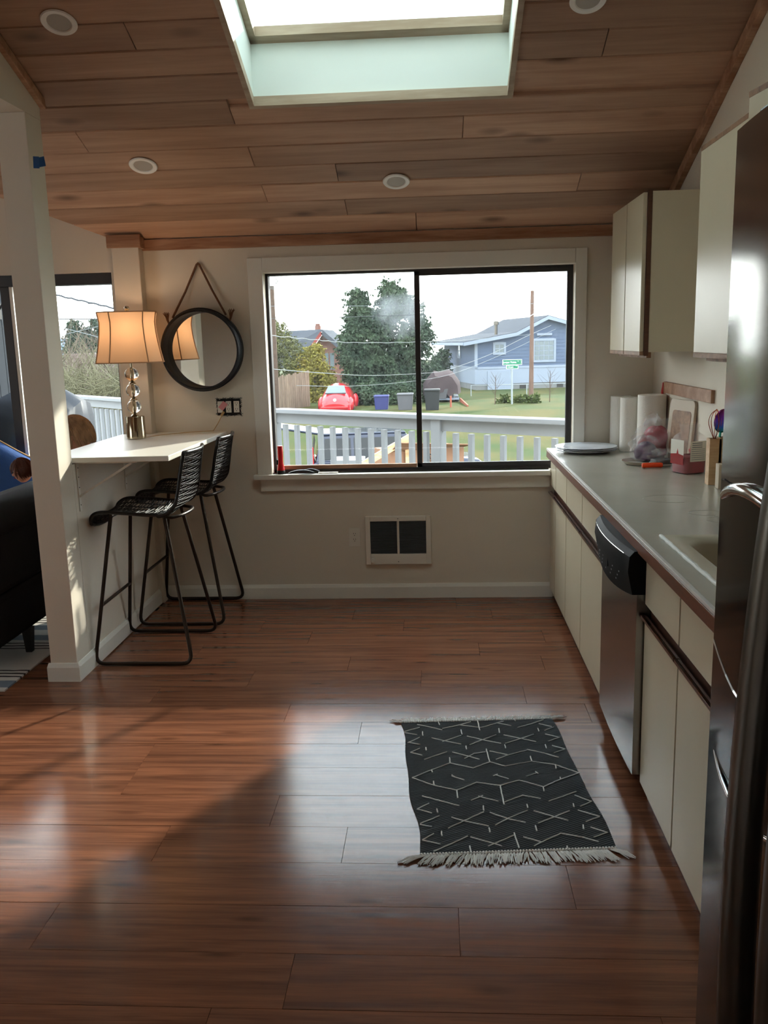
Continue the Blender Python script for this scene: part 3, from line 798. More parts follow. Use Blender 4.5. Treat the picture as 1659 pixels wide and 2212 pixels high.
P = MB(); P.tube([(door_x(dy0+(dy1-dy0)*k/8)-.0015, dy0+(dy1-dy0)*k/8, 1.20-.03*sin(pi*k/8)) for k in range(9)], .002, 6); P.build('dispenser_line', 'chrome', f)
for yy in (.722, .632):
    P = MB(); pts = []
    for k in range(25):
        u = k/24; z = .50+1.12*u
        pts.append((FX-.022-.05*max(0.0, sin(pi*u))**.6, yy, z))
    pts = [(FX+.0, yy, .50)] + pts + [(FX+.0, yy, 1.62)]
    P.tube(pts, .0155, 10); P.build('handle', 'steel_dark', f, smooth=60)

# ------------------------------------------------------------------ things on the counter
def plate(z, c, r):
    P = MB(); P.lathe([(0, 0), (r*.60, 0), (r*.64, .003), (r*.99, .014), (r, .0165), (r*.985, .0175), (r*.66, .0075), (r*.6, .005), (0, .0045)], (c[0], c[1], z), 48)
    return P
for k, lab in enumerate(['bottom white platter of the stack of three on the counter end', 'middle white platter of the stack of three on the counter end', 'top white platter of the stack of three on the counter end']):
    tag(plate(CT+.0006+.0095*k, (.842+.004*(k % 2), 5.08-.003*k), .172).build('platter', 'plate_white', smooth=35), lab, 'plate', 'platters stacked on the counter')
def roll(c, r, h, lab):
    t = thing('paper_towel_roll', lab, 'paper towel', (c[0], c[1], CT+.0006), group='paper towel rolls')
    P = MB(); P.lathe([(.021, .001), (r-.002, 0), (r, .002), (r, h-.002), (r-.002, h), (.021, h-.001), (.021, .001)], (c[0], c[1], CT+.0008), 36); P.build('paper', 'paper', t, smooth=40)
    P = MB(); P.lathe([(.019, .003), (.0205, .003), (.0205, h-.003), (.019, h-.003), (.019, .003)], (c[0], c[1], CT+.0008), 20); P.build('core', 'board_wood', t, smooth=40)
    return t
roll((1.062, 5.222, 0), .058, .302, 'paper towel roll in the back, beside the window casing')
roll((1.088, 5.085, 0), .056, .302, 'paper towel roll standing in front of the other two')
roll((1.178, 4.965, 0), .076, .322, 'thickest paper towel roll, on the right of the three')
# chopping board leaning on the wall, red spatula behind the paper roll
pm('plastic_board', (190, 174, 152), .5)
RB_ = Matrix.Rotation(radians(13), 3, 'Z') @ Matrix.Rotation(radians(5), 3, 'Y')
def lean(x, y, z): return Vector((1.192, 4.50, CT+.0012)) + RB_ @ Vector((x, y, z))
t = thing('chopping_board', 'tan chopping board leaning against the wall behind the groceries', 'chopping board', (1.2, 4.5, CT))
P = MB(); P.prism([lean(0, x, z) for x, z, _ in rrect(-.125, .125, 0, .325, .03, 0, 5)], RB_ @ Vector((.015, 0, 0))); P.build('board', 'plastic_board', t, bevel=.003)
P = MB(); P.prism([lean(-.0004, x, z) for x, z, _ in rrect(-.10, .085, .02, .27, .02, 0, 4)], RB_ @ Vector((-.0012, 0, 0))); P.build('worn_face', 'board_wood', t)
P = MB(); P.prism([(1.243, 5.015, CT+.26), (1.243, 5.055, CT+.26), (1.246, 5.05, CT+.34), (1.248, 5.03, CT+.385), (1.246, 5.012, CT+.35)], (.005, 0, 0)); P.tube([(1.2455, 5.035, CT+.27), (1.2455, 5.06, CT+.003)], .005, 6)
tag(P.build('spatula', 'red_plastic', bevel=.001), 'red spatula standing behind the thick paper roll', 'spatula')
# magnetic knife strip: plain wood
tag(B((XR-.0185, 4.13, 1.245), (XR-.0005, 4.985, 1.305)).build('knife_strip', 'trim_wood', bevel=.002), 'reddish wood knife strip screwed to the wall over the counter', 'knife strip')
# grocery bags
def blob(c, r, seed, amp, nu=22, nv=14, flat=True):
    q = random.Random(seed); ph = [(q.uniform(1, 5), q.uniform(0, 6), q.uniform(1, 5), q.uniform(0, 6)) for _ in range(6)]
    P = MB(); P.ball((0, 0, 0), 1.0, nu, nv)
    out = []
    for p in P.v:
        d = 1 + amp*sum(sin(a*atan2(p.y, p.x)+b)*sin(cc*p.z*2+dd) for a, b, cc, dd in [(round(k[0]), k[1], k[2], k[3]) for k in ph])/3
        z = p.z*d
        if flat: z = max(z, -.75)
        out.append(Vector((c[0]+p.x*d*r[0], c[1]+p.y*d*r[1], c[2]+z*r[2])))
    P.v = out
    return P
t = thing('bread_bag', 'clear crinkled grocery bag with red and purple contents', 'bag', (1.13, 4.66, CT))
blob((1.145, 4.70, CT+.082), (.085, .11, .09), 3, .16).build('contents', 'red_cloth', t, smooth=60)
blob((1.075, 4.62, CT+.052), (.06, .075, .052), 9, .16).build('loaf', 'purple_cloth', t, smooth=60)
blob((1.14, 4.68, CT+.098), (.105, .13, .122), 5, .30, 40, 26).build('film', 'clear_film', t, smooth=18)
blob((1.065, 4.60, CT+.066), (.075, .085, .07), 15, .36, 36, 22).build('film', 'clear_film', t, smooth=15)
P = MB(); P.lathe([(0, 0), (.085, 0), (.105, .018), (.108, .018), (.088, -.002+.004), (0, .004)], (1.045, 4.56, CT+.0006), 32)
pm('dish_cream', (196, 186, 172), .3)
tag(P.build('saucer', 'dish_cream', smooth=40), 'shallow cream dish under the grocery bag', 'dish')
t = thing('scissors', 'scissors with orange handles lying in front of the jar', 'scissors', (1.05, 4.44, CT))
P = MB(); P.tube(curve([(1.005, 4.40, CT+.014), (1.03, 4.40, CT+.0145), (1.07, 4.405, CT+.0145), (1.105, 4.41, CT+.013)], 5), [.010]+[.0125]*14+[.010], 10); P.build('handle', 'orange', t, smooth=60)
P = MB(); P.obox((1.145, 4.415, CT+.012), (.085, .018, .006), Matrix.Rotation(.08, 3, 'Z')); P.build('blade', 'steel', t, bevel=.001)
t = thing('foil_packet', 'crumpled clear wrapper lying behind the orange handle', 'wrapper', (1.12, 4.50, CT))
blob((1.125, 4.485, CT+.036), (.07, .055, .042), 21, .4, 26, 16).build('film', 'clear_film', t, smooth=12)
P = MB(); P.obox((1.12, 4.49, CT+.018), (.09, .06, .03), Matrix.Rotation(.3, 3, 'Z')); P.build('tray', 'black_plastic', t, bevel=.004)
# square clear jar, red sweets, printed label
t = thing('snack_jar', 'square clear plastic jar with red sweets and printed label', 'jar', (1.185, 4.235, CT))
jc = (1.183, 4.235); R = Matrix.Rotation(.35, 3, 'Z')
def sqring(w, r, z): return [tuple(Vector((jc[0], jc[1], 0)) + R @ Vector(p)) for p in rrect(-w, w, -w, w, r, CT+z, 4)]
P = MB(); P.sheet([sqring(.05, .02, .0008), sqring(.062, .02, .006), sqring(.064, .02, .15), sqring(.058, .03, .175), sqring(.043, .042, .192), sqring(.043, .042, .215), sqring(.046, .045, .217), sqring(.046, .045, .23)], wrap=True)
P.build('jar_body', 'jar_plastic', t, smooth=40)
P = MB(); P.sheet([sqring(.005, .002, .004), sqring(.056, .02, .005), sqring(.059, .02, .06), sqring(.057, .02, .082), sqring(.02, .01, .088)], wrap=True); P.build('sweets', 'red_cloth', t, smooth=40)
P = MB(); P.add([Vector((jc[0], jc[1], 0)) + R @ Vector(p) for p in [(-.038, -.0648, CT+.06), (.05, -.0648, CT+.06), (.05, -.0648, CT+.155), (-.038, -.0648, CT+.155), (-.038, -.0644, CT+.06), (.05, -.0644, CT+.06), (.05, -.0644, CT+.155), (-.038, -.0644, CT+.155)]],
               [(0,1,2,3), (7,6,5,4), (0,4,5,1), (1,5,6,2), (2,6,7,3), (3,7,4,0)])
lb = P.build('label_panel', 'white_plastic', t)
P = MB(); P.add([Vector((jc[0], jc[1], 0)) + R @ Vector(p) for p in [(-.0648, .05, CT+.075), (-.0648, -.05, CT+.075), (-.0648, -.05, CT+.16), (-.0648, .05, CT+.16), (-.0644, .05, CT+.075), (-.0644, -.05, CT+.075), (-.0644, -.05, CT+.16), (-.0644, .05, CT+.16)]],
               [(0,1,2,3), (7,6,5,4), (0,4,5,1), (1,5,6,2), (2,6,7,3), (3,7,4,0)])
P.build('label_panel', 'white_plastic', t)
P = MB(); P.add([Vector((jc[0], jc[1], 0)) + R @ Vector(p) for p in [(-.0651, .05, CT+.045), (-.0651, -.05, CT+.045), (-.0651, -.05, CT+.09), (-.0651, -.012, CT+.095), (-.0651, -.004, CT+.12), (-.0651, .004, CT+.095), (-.0651, .05, CT+.09)]], [(0,1,2,3,4,5,6), (6,5,4,3,2,1,0)])
P.build('label_red_print', 'red_plastic', t)
P = MB()
for k in range(9):
    z = CT+.146-.0095*k; wdt = .03 if k < 3 else .04
    P.obox(Vector((jc[0], jc[1], 0)) + R @ Vector((.004-(.04-wdt)*.6, -.0650, z)), (wdt*2*.9, .0004, .0022 if k > 2 else .004), R)
P.build('label_print', 'grey_print', t)
P = MB(); P.sheet([sqring(.047, .046, .2305), sqring(.048, .047, .231)], wrap=True)
t2 = thing('jar_lid', 'red lid lying behind the snack jar', 'lid', (1.20, 4.36, CT))
P = MB(); P.lathe([(0, 0), (.045, 0), (.047, .003), (.047, .016), (.044, .02), (0, .02)], (1.165, 4.365, CT+.205), 24, Matrix.Rotation(.25, 3, 'Y'))
P = MB(); P.lathe([(0, 0), (.045, 0), (.047, .003), (.047, .016), (.044, .02), (0, .02)], (0, 0, 0), 24)
RR = Matrix.Rotation(radians(78), 3, 'Y'); P.v = [Vector((1.232, 4.37, CT+.05)) + RR @ p for p in P.v]
P.build('cap', 'red_plastic', t2, smooth=40)
t2.location = (1.20, 4.36, CT); t2.children[0].location = (0, 0, 0)
# bamboo utensil holder with whisk and rainbow spoon
t = thing('utensil_holder', 'square bamboo utensil holder beside the refrigerator', 'utensil holder', (1.19, 3.90, CT))
for dx in (0, .052):
    P = MB(); x0, y0 = 1.165+dx, 3.86; h = .20 if dx == 0 else .205; w = .05; k = .004; z = CT+.0008
    P.box((x0, y0, z), (x0+k, y0+w, z+h)); P.box((x0+w-k, y0, z), (x0+w, y0+w, z+h)); P.box((x0+k, y0, z), (x0+w-k, y0+k, z+h)); P.box((x0+k, y0+w-k, z), (x0+w-k, y0+w, z+h)); P.box((x0+k, y0+k, z), (x0+w-k, y0+w-k, z+.004))
    if x0+w < XR-.001: P.build('cup', 'pale_wood', t)
    else:
        for p in P.v: p.x -= .012
        P.build('cup', 'pale_wood', t)
tag(B((1.175, 3.755, CT+.0008), (1.225, 3.80, CT+.105)).build('card_box', 'plastic_board', bevel=.002), 'small pinkish card box in front of the utensil holder', 'box')
def rainbow():
    m = bpy.data.materials.new('rainbow_metal'); m.use_nodes = True; nt = m.node_tree; b = nt.nodes['Principled BSDF']
    tc = nt.nodes.new('ShaderNodeTexCoord'); sp = nt.nodes.new('ShaderNodeSeparateXYZ'); mr = nt.nodes.new('ShaderNodeMapRange'); rp = nt.nodes.new('ShaderNodeValToRGB')
    mr.inputs['From Min'].default_value = .19; mr.inputs['From Max'].default_value = .33
    cr = rp.color_ramp; cr.elements[0].color = (.02, .3, .12, 1); cr.elements[1].color = (.25, .03, .08, 1); cr.elements[1].position = 1.0
    for p, c in ((.25, (.02, .35, .35, 1)), (.42, (.03, .12, .55, 1)), (.68, (.18, .04, .45, 1))): cr.elements.new(p).color = c
    L = nt.links.new; L(tc.outputs['Object'], sp.inputs[0]); L(sp.outputs['Z'], mr.inputs['Value']); L(mr.outputs[0], rp.inputs['Fac']); L(rp.outputs[0], b.inputs['Base Color'])
    b.inputs['Metallic'].default_value = .8; b.inputs['Roughness'].default_value = .25; MATS['rainbow_metal'] = m
rainbow()
P = MB(); P.ball((1.222, 3.885, CT+.275), (.036, .012, .052), 18, 12, Matrix.Rotation(.2, 3, 'Y')); P.tube([(1.215, 3.885, CT+.235), (1.20, 3.885, CT+.03)], .005, 8)
tag(P.build('serving_spoon', 'rainbow_metal', smooth=50, origin=(1.2, 3.885, CT)), 'rainbow coloured metal spoon standing in the bamboo holder', 'spoon')
pm('copper_wire', (176, 84, 48), .3, .8)
P = MB()
for a in range(5):
    an = pi*a/5
    P.tube(curve([(1.192, 3.89, CT+.19), (1.192-.026*cos(an), 3.89+.026*sin(an), CT+.26), (1.192-.020*cos(an), 3.89+.02*sin(an), CT+.30), (1.197, 3.89, CT+.325)], 6), .0013, 5)
    P.tube(curve([(1.192, 3.89, CT+.19), (1.192+.026*cos(an), 3.89-.026*sin(an), CT+.26), (1.192+.020*cos(an), 3.89-.02*sin(an), CT+.30), (1.197, 3.89, CT+.325)], 6), .0013, 5)
P.tube([(1.192, 3.89, CT+.19), (1.190, 3.89, CT+.02)], .006, 8)
tag(P.build('whisk', 'copper_wire', smooth=50), 'copper wire whisk standing in the bamboo holder', 'whisk')
# ------------------------------------------------------------------ breakfast bar
BT = 1.052
br = thing('breakfast_bar', 'white painted breakfast bar top mounted on the half wall', 'bar counter', (-1.57, 4.7, BT-.026))
P = MB(); P.prism([(-1.885, 4.103, BT-.026), (-1.275, 4.125, BT-.026), (-1.268, BY-.002, BT-.026), (-1.682, BY-.002, BT-.026), (-1.6995, 5.213, BT-.026), (-1.885, 5.213, BT-.026)], (0, 0, .026))
P.build('bar_top', 'trim_paint', br, bevel=.003)
for yy in (4.135, 4.78):
    b = MB(); xw, zt = -1.7285, BT-.0265
    b.box((xw, yy-.012, .79), (xw+.004, yy+.012, zt)); b.box((xw, yy-.012, zt-.004), (xw+.30, yy+.012, zt))
    b.bar((xw+.004, yy, .862), (xw+.27, yy, zt-.006), .010, .018, (0, 1, 0))
    bo = b.build('bracket', 'white_plastic', br)
    s = MB()
    for zz in (1.0, .955, .905, .82): s.lathe([(0, 0), (.0032, 0), (.002, .002), (0, .002)], (xw+.0042, yy, zz), 8, Matrix.Rotation(pi/2, 3, 'Y'))
    so = s.build('screw_head', 'socket_dark', br); tag(so, kind='stuff'); so.parent = bo

# ------------------------------------------------------------------ bar stools (local frame: sitter faces -x)
def make_stool():
    t = thing('bar_stool', 'x', 'bar stool', (0, 0, 0), group='black wicker bar stools at the breakfast bar')
    # profile of seat and backrest, local x/z
    prof = curve([(-.235, 0, .700), (-.222, 0, .742), (-.17, 0, .764), (-.05, 0, .758), (.07, 0, .748), (.15, 0, .757), (.197, 0, .80), (.216, 0, .87), (.232, 0, .96), (.252, 0, 1.055)], 8)
    n = len(prof); split = 42
    def hw(i):                                     # half width along the profile
        u = i/(n-1)
        return .205 - .035*max(0, .18-u)/.18 - (.03*(u-.6)/.4 if u > .6 else 0)
    def sag(i, v):                                 # cross-section dip of the seat, wrap of the back
        u = i/(n-1)
        return -.014*(1-v*v) if u < .55 else 0.0
    def bx(i, v):
        u = i/(n-1)
        return .03*(1-v*v)*min(1, max(0, (u-.55)/.25))
    def P3(i, v):
        f = int(i); g = min(f+1, n-1); p = prof[f].lerp(prof[g], i-f)
        return Vector((p.x + bx(i, v), hw(i)*v, p.z + sag(i, v) + .008*abs(v)**3*(1 if i/(n-1) < .5 else 0)))
    for nm, a, b in (('seat', 0, split), ('backrest', split, n-1)):
        m = MB(); k = int((b-a)*(1.0 if nm == 'seat' else 1.1))
        for q in range(k+1):
            i = a+(b-a)*q/k
            m.tube([P3(i, v) + Vector((0, 0, .0025*sin(q*2.1+5*v))) for v in [-1+2*w/10 for w in range(11)]], (.0034 if nm == 'seat' else .0020), 4, cap=False)
        for v in ([-.66, -.33, 0, .33, .66] if nm == 'seat' else [-.93+.0775*w for w in range(25)]):
            m.tube([P3(a+(b-a)*w/14, v) for w in range(15)], (.0030 if nm == 'seat' else .0024), 4, cap=False)
        o = m.build(nm, 'wicker', t, local=True); tag(o, 'black woven wicker ' + nm)
    m = MB(); rim = [P3(i, -1) for i in range(n)] + [P3(n-1, v) for v in (-.8, -.4, 0, .4, .8)] + [P3(i, 1) for i in range(n-1, -1, -1)] + [P3(0, v) for v in (.8, .4, 0, -.4, -.8)]
    m.tube(rim, .0095, 7, closed=True)
    # wrapped binding bumps on the rim
    m.build('rim', 'wicker', t, local=True, smooth=60)
    for sy in (-1, 1):
        tf, tb, bf, bb_ = Vector((-.145, sy*.145, .742)), Vector((.125, sy*.145, .738)), Vector((-.245, sy*.255, .0115)), Vector((.25, sy*.255, .0115))
        def corner(p, a, c, r=.055, k=5):
            u, w = (a-p).normalized(), (c-p).normalized(); A, Cc = p+u*r, p+w*r
            return [A*(1-s)**2 + p*2*s*(1-s) + Cc*s*s for s in [j/k for j in range(k+1)]]
        path = [tf] + corner(bf, tf, bb_) + corner(bb_, bf, tb) + [tb]
        m = MB(); m.tube(path, .0095, 10); m.build('leg_loop', 'stool_metal', t, local=True, smooth=60)
    m = MB(); m.tube(curve([(.125, -.145, .738), (.16, -.15, .732), (.20, -.1, .735), (.215, 0, .737), (.20, .1, .735), (.16, .15, .732), (.125, .145, .738)], 5), .0085, 8); m.build('seat_support', 'stool_metal', t, local=True, smooth=60)
    m = MB(); m.tube([(-.145, -.145, .742), (-.145, 0, .735), (-.145, .145, .742)], .0085, 8); m.build('seat_support', 'stool_metal', t, local=True, smooth=60)
    fy = .145 + (.255-.145)*(.742-.30)/.73; fx = -.145 - .10*(.742-.30)/.73
    m = MB(); m.tube([(fx, -fy, .30), (fx, fy, .30)], .0085, 8); m.build('footrest', 'stool_metal', t, local=True, smooth=60)
    return t
st1 = make_stool(); st2 = copy_tree(st1)
st1.location = (-1.478, 4.385, 0); st1['label'] = 'black wicker bar stool standing next to the column'
st2.location = (-1.462, 5.018, 0); st2['label'] = 'black wicker bar stool standing against the window wall under the mirror'

# ------------------------------------------------------------------ table lamp
LX, LY = -1.705, 4.95
lp = thing('table_lamp', 'lit table lamp with cream shade, crystal balls and metal base', 'lamp', (LX, LY, BT))
z = BT+.0008
P = MB(); P.lathe([(0, 0), (.052, 0), (.054, .002), (.052, .124), (.050, .127), (0, .127)], (LX, LY, z), 40); P.build('base', 'nickel', lp, smooth=35)
zz = z+.127; balls = []
for k in range(3):
    P = MB(); P.lathe([(.020, 0), (.021, .004), (.010, .012), (.014, .018)], (LX, LY, zz), 20); P.build('collar', 'nickel', lp, smooth=40)
    P = MB(); P.ball((LX, LY, zz+.018+.036), .039, 28, 18); P.build('crystal_ball', 'crystal', lp, smooth=180)
    zz += .018+.072
P = MB(); P.tube([(LX, LY, z+.12), (LX, LY, z+.47)], .0055, 10); P.build('rod', 'nickel', lp, smooth=50)
S0, S1 = BT+.428, BT+.700
def shade_ring(u, grow=0.0):
    out = []; zz = S0+(S1-S0)*u
    R = .187 - .034*sin(min(1, u*1.15)*pi/2) + .010*max(0, (u-.8)/.2) + grow
    for k in range(48):
        a = 2*pi*k/48
        fac = 1/max(abs(cos(a)), abs(sin(a)))
        rr = R*min(fac, 1.13)*.965
        out.append((LX+rr*cos(a+.28), LY+rr*sin(a+.28), zz))
    return out
def shade_mat():
    m = bpy.data.materials.new('shade_cloth'); m.use_nodes = True; nt = m.node_tree
    for n in list(nt.nodes): nt.nodes.remove(n)
    o = nt.nodes.new('ShaderNodeOutputMaterial'); d = nt.nodes.new('ShaderNodeBsdfDiffuse'); t = nt.nodes.new('ShaderNodeBsdfTranslucent'); mx = nt.nodes.new('ShaderNodeMixShader')
    ns = nt.nodes.new('ShaderNodeTexNoise'); ns.inputs['Scale'].default_value = 160
    d.inputs['Color'].default_value = (*lin((232, 206, 176)), 1); t.inputs['Color'].default_value = (*lin((240, 205, 165)), 1); mx.inputs['Fac'].default_value = .5
    L = nt.links.new; L(d.outputs[0], mx.inputs[1]); L(t.outputs[0], mx.inputs[2]); L(mx.outputs[0], o.inputs['Surface']); MATS['shade_cloth'] = m
shade_mat()
P = MB(); P.sheet([shade_ring(k/10) for k in range(11)], wrap=True); sh = P.build('shade', 'shade_cloth', lp, smooth=50)
pm('shade_tape', (184, 146, 112), .8)
for k in (4, 8, 16, 20, 28, 32, 40, 44):
    P = MB(); pts = [shade_ring(u/10, .002)[k] for u in range(11)]; P.tube(pts, .0034, 6)
    o = P.build('seam', 'shade_tape', lp); o.parent = sh
for u in (0, 1):
    P = MB(); P.tube(shade_ring(u, .001), .0035, 6, closed=True); o = P.build('hem', 'shade_tape', lp); o.parent = sh
P = MB(); P.tube([(LX-.15, LY, S1-.01), (LX+.15, LY, S1-.01)], .002, 6); P.tube([(LX, LY-.15, S1-.01), (LX, LY+.15, S1-.01)], .002, 6); P.tube([(LX, LY, z+.46), (LX, LY, S1-.01)], .003, 6); P.build('harp', 'nickel', lp)
P = MB(); P.lathe([(.004, 0), (.009, .004), (.006, .012), (.013, .02), (.015, .03), (.011, .04), (0, .043)], (LX, LY, S1-.006), 16); P.build('finial', 'nickel', lp, smooth=50)
pm('bulb', (255, 196, 130), .5, emit=2.6)
P = MB(); P.ball((LX, LY, S0+.13), .028, 16, 10); P.build('bulb', 'bulb', lp, smooth=180)
ld = bpy.data.lights.new('lamp_glow', 'POINT'); ld.energy = 1.55; ld.color = (1.0, .70, .46); ld.shadow_soft_size = .03
lo = bpy.data.objects.new('lamp_glow', ld); COL.objects.link(lo); lo.parent = lp; lo.location = (0.0, 0.0, .428+.175)

# ------------------------------------------------------------------ round mirror on a rope
MC, MR = Vector((-1.372, BY, 1.537)), .232
mr = thing('wall_mirror', 'round black framed mirror hanging from a rope on the wall', 'mirror', (MC.x, BY, MC.z-MR))
RX = Matrix.Rotation(pi/2, 3, 'X')
P = MB(); P.lathe([(MR-.012, .002), (MR+.004, .002), (MR+.006, .05), (MR+.003, .10), (MR-.004, .112), (MR-.014, .112), (MR-.013, .02), (MR-.012, .002)], MC, 64, RX); P.build('frame', 'mirror_frame', mr, smooth=35)
P = MB(); P.tube([MC + RX @ Vector(((MR+.005)*cos(2*pi*k/64), (MR+.005)*sin(2*pi*k/64), .072)) for k in range(64)], .006, 6, closed=True); P.build('band', 'mirror_frame', mr, smooth=60)
P = MB(); P.lathe([(0, .010), (MR-.0135, .010), (MR-.0135, .014), (0, .014)], MC, 64, RX); P.build('glass', 'mirror_silver', mr)
pk = Vector((MC.x-.005, BY-.012, 2.03)); pl, pr_ = Vector((MC.x-.165, BY-.05, 1.725)), Vector((MC.x+.152, BY-.05, 1.735))
P = MB(); P.tube([pl, pl.lerp(pk, .5)+Vector((0, .004, -.004)), pk+Vector((-.008, 0, -.004)), pk+Vector((0, 0, .004)), pk+Vector((.008, 0, -.004)), pr_.lerp(pk, .5)+Vector((0, .004, -.004)), pr_], .0062, 8); rp = P.build('rope', 'rope', mr, smooth=60)
for p0, sx in ((pl, -1), (pr_, 1)):
    P = MB()
    for k in range(7): P.tube([p0 + Vector((sx*.018, -.002, -.05)), p0 + Vector((sx*(.026+.004*(k % 3)), -.004+.002*(k % 2), -.01)), p0 + Vector((sx*(.018+.006*k), -.003+.003*(k % 3), .028+.006*(k % 2)))], [.004, .0035, .0022], 5)
    o = P.build('tassel', 'rope', mr); tag(o, kind='stuff'); o.parent = rp
tag(P and MB().lathe([(0, 0), (.006, 0), (.006, .003), (.0025, .004), (.0025, .018), (0, .018)], (pk.x, BY, pk.z), 12, RX).build('nail', 'steel_dark'), 'nail holding the mirror rope', 'nail')

# ------------------------------------------------------------------ outlets, heater
def duplex(P2, cx, cz, y, w=.034, h=.066):
    for dz in (.0175, -.0175):
        for dx in (-.0062, .0062): P2.box((cx+dx-.0012, y-.0006, cz+dz+.001), (cx+dx+.0012, y, cz+dz+.009))
        P2.lathe([(0, 0), (.0026, 0), (0, .0006)], (cx, y-.0001, cz+dz-.006), 10, RX)
t = thing('wall_outlet', 'white duplex wall outlet beside the heater grille', 'outlet', (-.512, BY, .328))
B((-.548, BY-.005, .328), (-.477, BY-.0004, .446)).build('plate', 'white_plastic', t, bevel=.002)
B((-.529, BY-.0066, .354), (-.496, BY-.0052, .420)).build('receptacle', 'white_plastic', t, bevel=.001)
P = MB(); duplex(P, -.5125, .387, BY-.0067); tag(P.build('slot', 'socket_dark', t), kind='stuff')
t = thing('triple_outlet', 'uncovered triple outlet box in a rough dark wall cutout', 'outlet', (-1.245, BY, 1.145))
P = MB(); q = random.Random(5); ring = []
for k in range(40):
    u = k/40*4; s_, v = int(u), u-int(u); w, h = .073, .052
    x, zz = [(-w+2*w*v, -h), (w, -h+2*h*v), (w-2*w*v, h), (-w, h-2*h*v)][s_]
    ring.append((-1.245+x+q.uniform(-.003, .003), BY-.0015, 1.197+zz+q.uniform(-.003, .003)))
P.prism(ring, (0, .0012, 0)); P.build('cutout', 'socket_dark', t)
P = MB()
for k in range(60):
    a = q.choice(ring); P.obox((a[0]+q.uniform(-.004, .004), BY-.002, a[2]+q.uniform(-.004, .004)), (q.uniform(.004, .012), .003, q.uniform(.003, .006)), Matrix.Rotation(q.uniform(-.6, .6), 3, 'Y'))
pm('plaster_grey', (150, 148, 138), .9)
tag(P.build('plaster_crumble', 'plaster_grey', t), kind='stuff')
for k, cx in enumerate((-1.296, -1.246, -1.198)):
    ro = B((cx-.0165, BY-.008, 1.163), (cx+.0165, BY-.0018, 1.231)).build('receptacle', 'white_plastic', t, bevel=.001)
    if k: P = MB(); duplex(P, cx, 1.197, BY-.0082); o = P.build('slot', 'socket_dark', t); tag(o, kind='stuff'); o.parent = ro
P = MB(); P.obox((-1.278, BY-.012, 1.204), (.034, .0006, .05), Matrix.Rotation(radians(42), 3, 'Y') @ Matrix.Rotation(.1, 3, 'Z')); P.build('sticker', 'pink_note', t)
P = MB(); P.obox((-1.283, BY-.010, 1.158), (.014, .010, .03), Matrix.Rotation(radians(35), 3, 'Y')); P.tube(curve([(-1.288, BY-.012, 1.148), (-1.31, BY-.009, 1.11), (-1.34, BY-.008, 1.065), (-1.345, BY-.016, BT+.004)], 6), .0022, 6)
P.tube(curve([(-1.345, BY-.016, BT+.0042), (-1.45, BY-.05, BT+.0042), (-1.60, 5.10, BT+.0042), (LX+.05, LY+.03, BT+.0042)], 6), .0022, 6)
tag(P.build('lamp_cord', 'cord_tan', smooth=60), 'thin tan lamp cord plugged into the triple outlet', 'cord')
t = thing('wall_heater', 'white wall heater with two dark louvred grilles under the window', 'heater', (-.245, BY, .215))
hx0, hx1, hz0, hz1 = -.445, -.045, .216, .516
P = MB(); yb = BY-.022
P.box((hx0, yb, hz0), (hx0+.03, BY-.0005, hz1)); P.box((hx1-.03, yb, hz0), (hx1, BY-.0005, hz1)); P.box((hx0+.03, yb, hz1-.03), (hx1-.03, BY-.0005, hz1)); P.box((hx0+.03, yb, hz0), (hx1-.03, BY-.0005, hz0+.066)); P.box((-.252, yb, hz0+.066), (-.238, BY-.0005, hz1-.03))
P.build('front_frame', 'white_plastic', t, bevel=.003)
B((hx0+.03, BY-.003, hz0+.066), (hx1-.03, BY-.0006, hz1-.03)).build('grille_back', 'socket_dark', t)
pm('louvre_grey', (88, 90, 92), .5)
for a, b in ((hx0+.031, -.253), (-.237, hx1-.031)):
    P = MB()
    for k in range(24):
        zz = hz0+.072+k*(.200/24)
        P.add([(a, yb+.003, zz), (b, yb+.003, zz), (b, yb+.010, zz+.0042), (a, yb+.010, zz+.0042), (a, yb+.0036, zz-.0012), (b, yb+.0036, zz-.0012), (b, yb+.0106, zz+.003), (a, yb+.0106, zz+.003)], [(0,1,2,3), (7,6,5,4), (0,4,5,1), (1,5,6,2), (2,6,7,3), (3,7,4,0)])
    tag(P.build('louvre', 'louvre_grey', t), kind='stuff')
P = MB(); P.lathe([(.013, 0), (.013, .008), (.011, .011), (0, .011)], (hx0+.042, yb, hz0+.028), 20, RX); P.build('knob', 'white_plastic', t, smooth=40)
P = MB(); 
for zz in (hz1-.014, hz0+.018): P.lathe([(.003, 0), (.002, .001), (0, .001)], (-.245, yb, zz), 8, RX)
tag(P.build('screw_head', 'socket_dark', t), kind='stuff')

